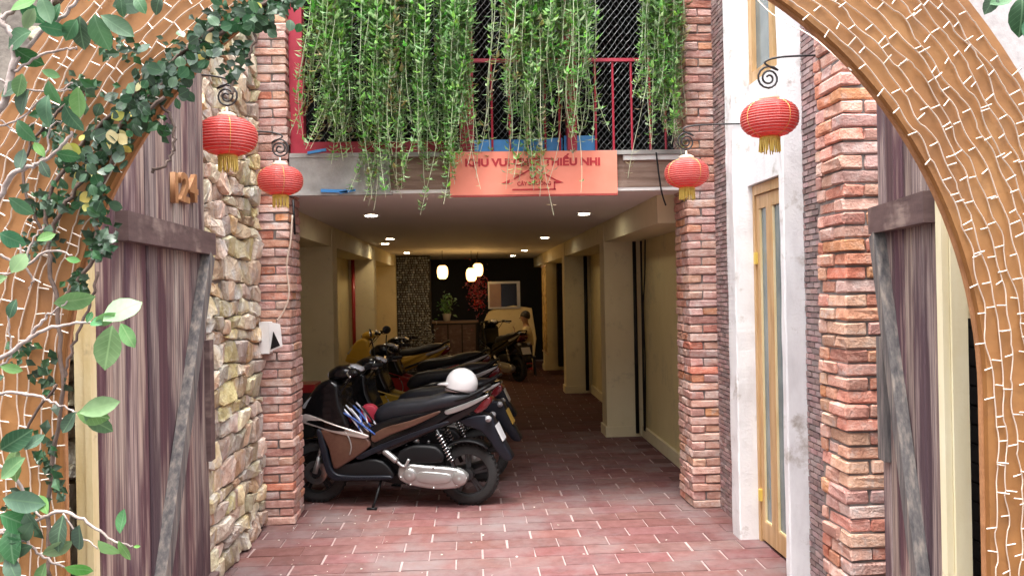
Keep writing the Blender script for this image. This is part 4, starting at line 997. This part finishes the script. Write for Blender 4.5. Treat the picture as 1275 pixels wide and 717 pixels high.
def paper_lantern(px_, py_, Y, label):
    c = P(px_, py_, Y); t = thing('paper_lantern', label, 'lantern', tuple(c), 'glowing lanterns hanging from the passage ceiling'); r_ = .105; hh = .13
    m = MB(); m.lathe([(r_*.55,-hh),(r_*.88,-hh*.7),(r_,-hh*.2),(r_,hh*.3),(r_*.88,hh*.75),(r_*.55,hh)], 20, Matrix.Translation(c)); m.build('paper_shade', M['paper'], t, True)
    m = MB(); m.lathe([(r_*.57,hh),(r_*.57,hh+.02),(.01,hh+.02)], 16, Matrix.Translation(c)); m.tube([c+Vector((0,0,hh+.02)), Vector((c.x,c.y,2.531))], .005, 5); m.build('cord_and_cap', M['matblack'], t)
    l = bpy.data.lights.new('paper_lantern_bulb', 'POINT'); l.energy = .8; l.color = (1,.62,.25); l.shadow_soft_size = .12
    o = bpy.data.objects.new('paper_lantern_bulb', l); C.objects.link(o); o.location = c - Vector((0,0,.30)); o.parent = t; o.matrix_parent_inverse = parent_inv(t)
for q in ((551,339,15.6),(587,342,15.8),(595,336,16.4)): paper_lantern(*q, 'glowing yellow paper lantern hanging from the passage ceiling')
# bottles on the partition edge? no: leafy pot by the pebble wall
g1 = P(530, 420, 16.8)
clump('flower_pot', 'pale flowering plant in a pot in front of the pebble wall', 'plant', (g1.x, 16.8, .72), (.28,.2,.5), 260, .07, M['pebble'], None, (g1.x, 16.8, 0))

# ------------------------------------------------------------------ seated person
M['skin'] = flat('skin', (.38,.22,.15), .55); M['hair'] = flat('dark_hair', (.012,.010,.010), .5)
M['shirt'] = pmat('pale_yellow_shirt', [(.62,.50,.26),(.72,.62,.40)], .85, 0, 14, 4, .2, 60); M['trousers'] = flat('dark_blue_trousers', (.02,.025,.06), .85)
def skin_obj(name, verts, edges, radii, mat, parent, sub=2, root=0):
    me = bpy.data.meshes.new(name); me.from_pydata(verts, edges, []); me.materials.append(mat); o = bpy.data.objects.new(name, me); C.objects.link(o); o.parent = parent
    md = o.modifiers.new('skin', 'SKIN'); md.use_smooth_shade = True
    sv_ = me.skin_vertices
    if not sv_:
        bm = bmesh.new(); bm.from_mesh(me); bm.verts.layers.skin.verify(); bm.to_mesh(me); bm.free(); sv_ = me.skin_vertices
    for i, r_ in enumerate(radii):
        sv_[0].data[i].radius = (r_, r_) if not isinstance(r_, tuple) else r_; sv_[0].data[i].use_root = (i == root)
    s_ = o.modifiers.new('sub', 'SUBSURF'); s_.levels = sub; s_.render_levels = sub
    return o
pc0 = P(655, 440, 16.3)
pe = thing('person', 'seated person in pale yellow shirt with short dark hair, one hand raised', 'person', (pc0.x+.02, 16.35, 0), None, PI)   # local +x faces left in the picture
# joints (local: x forward, y left, z up); hip height .50
V = [(0,0,.52),(-.02,0,.70),(-.01,0,.90),(.0,0,1.0),(.015,0,1.07),(.03,0,1.14),(.04,0,1.21),(.03,0,1.27),   # 0-7 pelvis..head top
     (0,.17,.96),(.03,.22,.74),(.20,.17,.80),(.235,.14,.90),                                                # 8-11 left arm raised
     (0,-.17,.96),(.02,-.22,.72),(.22,-.16,.66),(.29,-.15,.66),                                             # 12-15 right arm on thigh
     (.02,.09,.50),(.42,.11,.50),(.40,.11,.10),(.50,.12,.045),                                              # 16-19 left leg
     (.02,-.09,.50),(.42,-.11,.50),(.38,-.11,.10),(.48,-.12,.045)]
E = [(0,1),(1,2),(2,3),(3,4),(4,5),(5,6),(6,7),(2,8),(8,9),(9,10),(10,11),(2,12),(12,13),(13,14),(14,15),(0,16),(16,17),(17,18),(18,19),(0,20),(20,21),(21,22),(22,23)]
Rr = [.13,.125,.12,.065,.052,.078,.088,.055,.055,.043,.032,.030,.055,.043,.032,.030,.085,.062,.042,.036,.085,.062,.042,.036]
body = skin_obj('body', V, E, Rr, M['skin'], pe)
def fingers(base, dirv, nrm, parent):
    base = Vector(base); dirv = Vector(dirv).normalized(); nrm = Vector(nrm).normalized(); sdv = dirv.cross(nrm)
    for k, (o_, L) in enumerate(((-.024,.060),(-.008,.070),(.008,.066),(.022,.052))):
        a = base + sdv*o_; pts = [a, a+dirv*L*.5+nrm*.004, a+dirv*L*.95+nrm*.022]; m = MB(); m.tube(spline(pts,3), [.0095]*4+[.009,.008,.006], 6); f_ = m.build('finger', M['skin'], None, True); f_.parent = parent
    a = base - dirv*.05 + sdv*-.03; m = MB(); m.tube(spline([a, a+sdv*-.022+dirv*.02, a+sdv*-.03+dirv*.05],3), [.011]*4+[.010,.009,.007], 6); f_ = m.build('thumb', M['skin'], None, True); f_.parent = parent
fingers((.25,.135,.945), (.15,-.1,1), (1,0,0), body); fingers((.32,-.15,.665), (1,0,-.15), (0,0,-1), body)
m = MB(); m.tube([(.112,0,1.19),(.132,0,1.168),(.118,0,1.155)], [.010,.016,.012], 6); o = m.build('nose', M['skin'], None, True); o.parent = body
for s in (1,-1):
    m = MB(); m.lathe([(0,-.010),(.010,0),(0,.010)], 8, Matrix.Translation((.112,s*.032,1.205))); o = m.build('eye', M['hair'], None, True); o.parent = body
    m = MB(); m.lathe([(0,-.012),(.022,-.006),(.026,.004),(0,.010)], 10, Matrix.Translation((.03,s*.088,1.19)) @ RX90); o = m.build('ear', M['skin'], None, True); o.parent = body
m = MB(); m.obox((.108,0,1.125), (.006,0,0), (0,.024,0), (0,0,.005)); o = m.build('mouth', M['redpaint'], None); o.parent = body
m = MB(); prof = [(0,.118)] + [(.104*math.sin(R(a)), .118*math.cos(R(a))) for a in range(12, 105, 9)] + [(.085,-.03)]
m.lathe(prof, 20, Matrix.Translation((.018,0,1.205)) @ Matrix.Rotation(R(-22),4,'Y')); o = m.build('hair', M['hair'], None, True); o.parent = pe
skin_obj('shirt', [(-.005,0,.54),(-.02,0,.70),(-.01,0,.90),(.0,0,.975),(0,.17,.955),(.02,.205,.82),(0,-.17,.955),(.015,-.205,.82)], [(0,1),(1,2),(2,3),(2,4),(4,5),(2,6),(6,7)], [.148,.143,.138,.085,.075,.068,.075,.068], M['shirt'], pe)
skin_obj('trousers', [(0,0,.51),(.02,.09,.50),(.42,.11,.505),(.405,.11,.14),(.02,-.09,.50),(.42,-.11,.505),(.385,-.11,.14)], [(0,1),(1,2),(2,3),(0,4),(4,5),(5,6)], [.14,.10,.076,.06,.10,.076,.06], M['trousers'], pe)
st_ = thing('plastic_stool', 'low dark plastic stool under the seated person', 'stool', (pc0.x+.02, 16.35, 0))
m = MB(); m.obox((pc0.x+.02,16.35,.375), (.17,0,0), (0,.17,0), (0,0,.015)); m.build('seat', M['bluegrey'], st_)
for sx in (-1,1):
    for sy in (-1,1): m = MB(); m.beam((pc0.x+.02+sx*.14,16.35+sy*.14,.36),(pc0.x+.02+sx*.165,16.35+sy*.165,0),.03,.03,up=(1,0,0)); m.build('leg', M['bluegrey'], st_)

# ================================================================== HANGING PLANTS
random.seed(88)
def leafquad(m, p, a, side, L, W):     # folded lanceolate leaf
    n = a.cross(side); m.add([p, p+a*L*.45+side*W+n*W*.35, p+a*L-n*L*.12, p+a*L*.45-side*W+n*W*.35, p+a*L*.5], [(0,1,4),(1,2,4),(2,3,4),(3,0,4)])
M['leafdry'] = pmat('dry_hanging_leaf', [(.30,.25,.10),(.46,.40,.20)], .6, 0, 5, 3, 0, rmode='island', ramt=.4, hamt=.02, trans=.3)
def hanging_plant(label, strands, depth=6.12):
    t = thing('hanging_plant', label, 'hanging plant', (P(strands[0][0], 0, depth).x, depth, 4.7), 'trailing plants hanging over the red window')
    st_ = MB(); lf0 = MB(); dry = MB()
    for (px0, px1, pyb, dens) in strands:
        lf = dry if rnd(0,1) < .09 else lf0
        Y = depth + rnd(-.13, .10); a = P(px0, -45, Y); b = P(px1, pyb, Y)
        pts = [a]; n = max(5, int((a.z-b.z)/.023)); ph = rnd(0, 9); amp = rnd(.01,.05); cv = rnd(-.8,.8)
        for k in range(1, n+1):
            q = k/n; x = a.x + (b.x-a.x)*q**1.6 + cv*max(0,q-.7)**2; pts.append(Vector((x + amp*math.sin(q*7+ph)*q, Y + amp*math.cos(q*6+ph), a.z+(b.z-a.z)*q)))
        st_.tube(pts, [.0034*(1-.5*k/n) for k in range(len(pts))], 4, False)
        for k in range(1, len(pts)):
            q = k/n
            if q > .995: continue
            for rep in range(2 if rnd(0,1) < dens else 1):
                if rnd(0,1) > dens*(1.15 - .35*q): continue
                an = rnd(0, 2*PI); out = Vector((math.cos(an), math.sin(an)*.8, rnd(-.35,.75))).normalized(); sd__ = out.cross(Vector((0,0,1))).normalized()
                p = pts[k-1].lerp(pts[k], rnd(0,1)); L = rnd(.050,.100)*(1-.30*q); leafquad(lf, p, out, sd__, L, L*rnd(.16,.24))
                if rnd(0,1) < .5:
                    o2 = Vector((-out.x,-out.y,out.z)); leafquad(lf, p, o2, -sd__, L, L*.19)
    stuff(st_.build('stems', M['stemhang'], t)); stuff(lf0.build('foliage', M['leafhang'], t)); stuff(dry.build('dry_foliage', M['leafdry'], t))
S = []
CC = [388+rnd(0,194) for _ in range(19)]
for k in range(112):               # the big curtain, in tufts
    x = min(584, max(384, random.gauss(random.choice(CC), 5.5))); lim = 175 + 55*math.exp(-((x-465)/28)**2) + 65*math.exp(-((x-538)/26)**2) - 40*max(0, (415-x)/30)
    S.append((x, x + rnd(-14,14) - (14 if x < 410 else 0), lim*rnd(.55,1.12), rnd(.75,1)))
for k in range(16): S.append((rnd(385,430), rnd(366,430), rnd(60,200), .6))
S += [(468,470,262,.5),(474,461,256,.5),(540,543,268,.45),(522,527,250,.6),(495,500,240,.5),(505,492,236,.4),(448,456,247,.7),(455,450,240,.8),(465,462,250,.9),(470,468,246,.9),(580,592,205,.5),(575,600,222,.45),(566,588,236,.35)]
hanging_plant('dense green curtain of trailing plant covering the window above the cement board', S)
S = []
for k in range(34): x = rnd(618,690); S.append((x, x+rnd(-8,8), rnd(90,205)*(1.0 if 635 < x < 682 else .75), rnd(.7,1)))
S += [(658,664,232,.9),(664,668,245,.8),(668,683,268,.35),(650,640,222,.6),(645,628,236,.35),(655,652,226,.8),(690,712,150,.6),(625,606,170,.4),(616,602,190,.35),(660,662,236,.8),(662,658,228,.9),(612,606,236,.3)]
hanging_plant('long trailing green plant hanging in front of the salmon sign lettering', S)
S = []
for k in range(20): x = rnd(698,742); S.append((x, x+rnd(-6,10), rnd(70,185), rnd(.45,.8)))
S += [(712,722,240,.3),(722,744,178,.5),(700,704,200,.4),(708,690,228,.3)]
hanging_plant('thin straggly trailing plant hanging over the second red window post', S)
S = []
for k in range(30): x = rnd(800,850); S.append((x, min(852, x+rnd(-8,8)), rnd(110,195)*(1 if x > 815 else .7), rnd(.7,1)))
S += [(812,786,222,.35),(806,800,180,.5),(838,842,205,.6)]
hanging_plant('bushy trailing plant hanging against the brick pillar next to the window', S)

# ================================================================== CLIMBER ON THE ARCH AND THE LEAFY SHRUB BESIDE IT
def leaf_mesh(mat, W=.36, fold=.10, curl=.10, seed=0):
    random.seed(seed); m = MB(); n = 6; mid = []; lf = []; rt = []
    for k in range(n+1):
        q = k/n; w_ = W*math.sin(PI*q**1.12)**.72 if 0 < q < 1 else 0; zz = -curl*q*q + .03*math.sin(q*5+seed)
        mid.append((q, 0, zz)); lf.append((q, w_, zz+fold*w_*2)); rt.append((q, -w_, zz+fold*w_*2*rnd(.6,1.2)))
    vs = mid + lf + rt; fs = []
    for k in range(n):
        fs += [(k, k+1, n+1+k+1, n+1+k), (k+1, k, 2*n+2+k, 2*n+2+k+1)]
    m.add(vs, fs); return m.mesh('leaf', mat, True)
IV = [leaf_mesh(M['ivy'], .36+.05*(i%3), .06, .12, i) for i in range(4)]; IY = [leaf_mesh(M['ivyyellow'], .38, .06, .1, 9)]
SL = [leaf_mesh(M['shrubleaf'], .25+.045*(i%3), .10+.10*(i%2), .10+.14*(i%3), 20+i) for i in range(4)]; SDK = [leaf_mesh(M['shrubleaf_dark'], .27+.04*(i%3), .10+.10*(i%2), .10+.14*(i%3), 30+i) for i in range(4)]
cam_right = CM @ Vector((1,0,0)); cam_up = CM @ Vector((0,1,0)); cam_back = CM @ Vector((0,0,1))
def leaf(parent, meshes, p, ang, L, tilt=None, roll=None):
    # ang: direction of the tip as the wall sees it (0 = right, 90 = up); tilt leans the tip out of the wall plane
    a = R(ang); tilt = rnd(-.5,.5) if tilt is None else tilt; roll = rnd(-.6,.6) if roll is None else roll
    dx = (Vector((1,0,0))*math.cos(a) + Vector((0,0,1))*math.sin(a))*math.cos(tilt) + Vector((0,-1,0))*math.sin(tilt)
    nz_ = Vector((0,-1,0)); sd__ = nz_.cross(dx).normalized(); nz_ = dx.cross(sd__)
    sd2 = sd__*math.cos(roll) + nz_*math.sin(roll); n2 = dx.cross(sd2)
    o = put('leaf', random.choice(meshes), None); o.matrix_basis = Matrix.Translation(p) @ Matrix((dx, sd2, n2)).transposed().to_4x4() @ Matrix.Diagonal((L,L,L,1))
    o.parent = parent; o.matrix_parent_inverse = parent_inv(parent); return o
random.seed(101)
cl = thing('climbing_vine', 'dark green climbing vine with yellowing leaves growing over the orange arch', 'vine', (AX-1.65, AY-.02, 0))
paths = [[(60,717),(62,600),(78,480),(70,380),(62,300),(95,235),(140,170),(195,110),(250,60),(310,15),(360,-20)],
         [(62,300),(60,250),(100,180),(165,120),(215,75),(262,40),(330,5),(380,-15)],
         [(70,380),(110,330),(120,280),(128,225),(160,165),(205,120)],
         [(200,128),(214,150),(216,185),(204,205),(188,214)],
         [(300,25),(318,45),(310,70),(296,92),(288,118)], [(60,300),(40,260),(30,200),(60,150),(110,110)],
         [(78,480),(88,440),(112,380),(120,340)], [(20,560),(40,520),(70,480)]]
stm = MB(); anchors = []
for pth in paths:
    far = pth[0] == (300,25) or pth[0] == (200,128)
    pts = spline([P(x, y, AY-.03-rnd(0,.02)) for x, y in pth], 7); pts = [p+Vector((rnd(-.006,.006),0,rnd(-.006,.006))) for p in pts]
    stm.tube(pts, [.0065 if len(pth) > 5 else .0045]*len(pts), 5)
stm.build('stem', M['vine'], cl, True)
# leaf clouds (pixel centre, spread, number) on the face of the arch
clouds = [(300,20,40,16,46),(250,55,34,20,44),(205,95,30,22,46),(170,130,26,24,48),(140,170,26,26,44),(100,200,30,28,30),(118,245,18,24,30),(125,300,14,26,24),(100,110,24,20,12),(60,160,26,22,12),(345,6,26,8,18),(365,-4,20,8,10),
          (60,250,26,22,18),(48,300,26,18,10),(95,350,14,16,10),(60,470,16,30,9),(60,560,14,30,9),(30,440,18,20,6),(150,60,20,16,10),(25,640,24,30,16),(70,600,12,20,6),(290,90,10,16,6),(300,60,12,12,6),(205,160,8,20,4)]
iv2 = MB(); nleaf = 0
for (cx, cy, sx, sy, n) in clouds:
    for k in range(n):
        px_ = random.gauss(cx, sx*.55); py_ = random.gauss(cy, sy*.55)
        p = P(px_, py_, AY - rnd(.02,.11)); L = rnd(.022,.046)
        yel = rnd(0,1) < (.06 if py_ < 140 else .16)
        if nleaf < 290:
            leaf(cl, IY if yel else IV, p, rnd(200,340) if rnd(0,1) < .7 else rnd(0,360), L); nleaf += 1
        else:
            a = Vector((rnd(-1,1), rnd(-.5,.3), rnd(-1,.4))).normalized(); s_ = a.cross(Vector((0,1,.2))).normalized(); leafquad(iv2, p, a, s_, L, L*.36)
    for k in range(int(n*2.0)):      # small dark leaves beneath
        p = P(random.gauss(cx, sx*.5), random.gauss(cy, sy*.5), AY - rnd(.008,.05)); L = rnd(.018,.036)
        a = Vector((rnd(-1,1), rnd(-.5,.3), rnd(-1,.4))).normalized(); s_ = a.cross(Vector((0,1,.2))).normalized(); leafquad(iv2, p, a, s_, L, L*.36)
stuff(iv2.build('small_leaves', M['ivystuff'], cl))

random.seed(55)
SY_ = 1.95
shb = thing('leafy_shrub', 'leafy shrub with pale twisting twigs and broad light green leaves growing beside the arch', 'shrub', (-1.62, SY_, 0))
def br(pts, r0, r1, Y0=SY_, dY=.0):
    r0 *= .72; r1 *= .75
    n = len(pts); w3 = spline([P(x, y, Y0 + dY*i/(n-1)) for i, (x, y) in enumerate(pts)], 6); k = len(w3)
    tw.tube([p + Vector((rnd(-.003,.003), rnd(-.003,.003), rnd(-.003,.003))) for p in w3], [r0+(r1-r0)*i/(k-1) for i in range(k)], 6)
tw = MB()
# the trunk, off to the side, rising from the ground
trunk = [(-1.62, SY_, -.02), (-1.60, SY_+.02, .45), (-1.52, SY_, .9), (-1.55, SY_-.02, 1.5), (-1.42, SY_, 2.0), (-1.36, SY_+.02, 2.5), (-1.30, SY_, 2.9)]
tw.tube(spline(trunk, 6), [.028-.0004*i for i in range(37)], 8)
br([(-190,520),(-60,470),(0,446),(35,423),(65,407),(108,402),(128,404)], .010, .0035); br([(35,423),(52,400),(66,388),(82,376)], .006, .0028)
br([(-190,540),(-40,492),(0,489),(40,492),(70,502),(95,514)], .008, .003)
br([(-180,700),(-60,672),(0,662),(40,648),(78,637),(108,650),(140,672),(166,680)], .009, .003); br([(0,662),(28,672),(50,690),(80,705)], .006, .003); br([(0,578),(22,600),(40,630),(52,645)], .006, .004); br([(78,640),(100,668),(122,682)],.0035,.002)
br([(-150,330),(-30,322),(0,318),(30,330),(60,312),(90,318)], .007, .003); br([(30,330),(40,300),(55,280)], .004, .002); br([(30,330),(22,300),(8,285)], .004, .002); br([(30,330),(10,340),(-10,352)], .004,.002); br([(30,330),(42,348),(36,360)], .004,.002)
br([(-80,260),(-10,250),(18,215),(45,205),(70,190),(90,165)], .010, .005); br([(-60,180),(0,135),(15,90),(18,50),(2,26),(-20,-10)], .012, .010); br([(2,26),(20,10),(34,-8)], .008, .006); br([(18,90),(45,72),(80,62),(96,60)], .005, .003)
br([(15,90),(50,40),(80,20),(100,-6)], .007, .005); br([(0,100),(30,112),(70,112),(90,104)], .004,.003); br([(60,10),(70,-6)], .004,.003); br([(45,205),(58,190),(62,160),(80,150)], .004,.002)
br([(-30,470),(0,455),(14,440),(10,400),(16,372)], .005, .002); br([(-20,160),(20,150),(60,118),(88,112)], .004, .002); br([(0,150),(26,165),(44,152)], .003,.002)
tw.build('branch', M['twig'], shb, True)
# the broad leaves, each where its twig carries it (pixel of the leaf's foot, tip angle, length in px, light?)
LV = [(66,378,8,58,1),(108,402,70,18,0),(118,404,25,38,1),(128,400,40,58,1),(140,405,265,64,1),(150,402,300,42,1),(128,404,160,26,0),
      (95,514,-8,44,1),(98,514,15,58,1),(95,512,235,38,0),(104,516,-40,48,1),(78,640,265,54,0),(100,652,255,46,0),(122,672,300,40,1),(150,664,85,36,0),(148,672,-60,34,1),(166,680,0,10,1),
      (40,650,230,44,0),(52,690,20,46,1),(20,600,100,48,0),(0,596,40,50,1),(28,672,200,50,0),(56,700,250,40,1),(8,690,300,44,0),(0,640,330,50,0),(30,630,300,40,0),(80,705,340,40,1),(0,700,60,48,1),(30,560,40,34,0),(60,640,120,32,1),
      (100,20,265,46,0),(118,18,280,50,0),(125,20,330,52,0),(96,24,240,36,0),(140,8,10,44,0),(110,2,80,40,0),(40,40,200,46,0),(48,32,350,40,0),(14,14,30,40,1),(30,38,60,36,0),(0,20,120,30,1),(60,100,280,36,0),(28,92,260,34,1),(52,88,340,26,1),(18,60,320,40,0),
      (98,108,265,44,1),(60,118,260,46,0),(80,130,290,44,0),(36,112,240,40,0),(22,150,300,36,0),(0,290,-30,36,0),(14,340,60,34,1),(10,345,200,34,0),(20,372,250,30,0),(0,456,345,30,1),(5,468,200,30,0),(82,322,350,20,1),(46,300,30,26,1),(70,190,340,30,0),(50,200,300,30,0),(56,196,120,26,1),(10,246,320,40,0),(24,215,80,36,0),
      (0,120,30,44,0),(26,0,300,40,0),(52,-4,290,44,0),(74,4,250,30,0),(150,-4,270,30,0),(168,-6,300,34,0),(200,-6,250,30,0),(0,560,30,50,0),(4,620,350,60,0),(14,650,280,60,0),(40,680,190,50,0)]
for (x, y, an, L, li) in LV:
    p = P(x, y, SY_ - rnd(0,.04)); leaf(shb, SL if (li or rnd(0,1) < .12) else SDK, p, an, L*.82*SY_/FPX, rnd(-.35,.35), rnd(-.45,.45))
# a few leaves of the tree over the other side of the arch
tr = thing('overhanging_branch', 'small dark leafy branch tip overhanging the bare lit side of the arch', 'branch', tuple(P(1330,-30,2.3)))
tw = MB(); br([(1400,-60),(1320,-30),(1275,-8),(1236,-6)], .008, .003, 2.3); tw.build('branch', M['twig'], tr, True)
for (x, y, an, L) in ((1262,-6,200,38),(1240,-6,235,26),(1272,-4,265,48),(1280,2,300,40),(1284,20,250,34)): leaf(tr, SDK, P(x,y,2.3), an, L*2.3/FPX, .2, .3)

random.seed(61); db = MB(); M['crumb'] = pmat('dry_leaf_crumb', [(.30,.22,.14),(.62,.58,.52)], .9, 0, 50, 3, 0, rmode='island', ramt=.5)
for k in range(110):
    x = rnd(-1.45, -.6) if rnd(0,1) < .55 else rnd(-1.4, 1.8); y = rnd(4.7, 6.5) if rnd(0,1) < .8 else rnd(6.5, 8.5); s_ = rnd(.004,.014); a = rnd(0, 2*PI)
    u = Vector((math.cos(a), math.sin(a), 0))*s_; v = Vector((-math.sin(a), math.cos(a), 0))*s_*rnd(.3,.7); p = Vector((x, y, .004)); db.add([p-u, p+v+Vector((0,0,s_*.4)), p+u, p-v], [(0,1,2),(0,2,3)])
dbo = stuff(db.build('floor_litter', M['crumb'])); dbo['label'] = 'tiny crumbs and dry leaf bits scattered on the red pavers'; dbo['category'] = 'litter'

# ================================================================== UNSEEN HOUSE BEHIND THE CAMERA, ADDED TO CUT FRONTAL LIGHT
hs_ = thing('light_blocking_house', 'plain pale three-storey house added unseen across the street to block frontal light', 'house', (0, -9, 0))
m = MB(); m.box(-9, 9, -12, -8.0, 0, 8.5); m.build('wall', M['smallmortar'], hs_)
for fz in (1.2, 4.0, 6.5):
    for k in range(6):
        x = -7.5 + 3*k; m = MB(); m.box(x-.6, x+.6, -7.999, -7.95, fz, fz+1.5); wn = m.build('window', M['doorwood'], hs_); m = MB(); m.box(x-.5, x+.5, -7.949, -7.94, fz+.1, fz+1.4); m.build('pane', M['glass'], wn)
m = MB(); m.box(-9.2, 9.2, -12.2, -7.7, 8.5, 8.7); m.build('roof', M['concrete'], hs_)
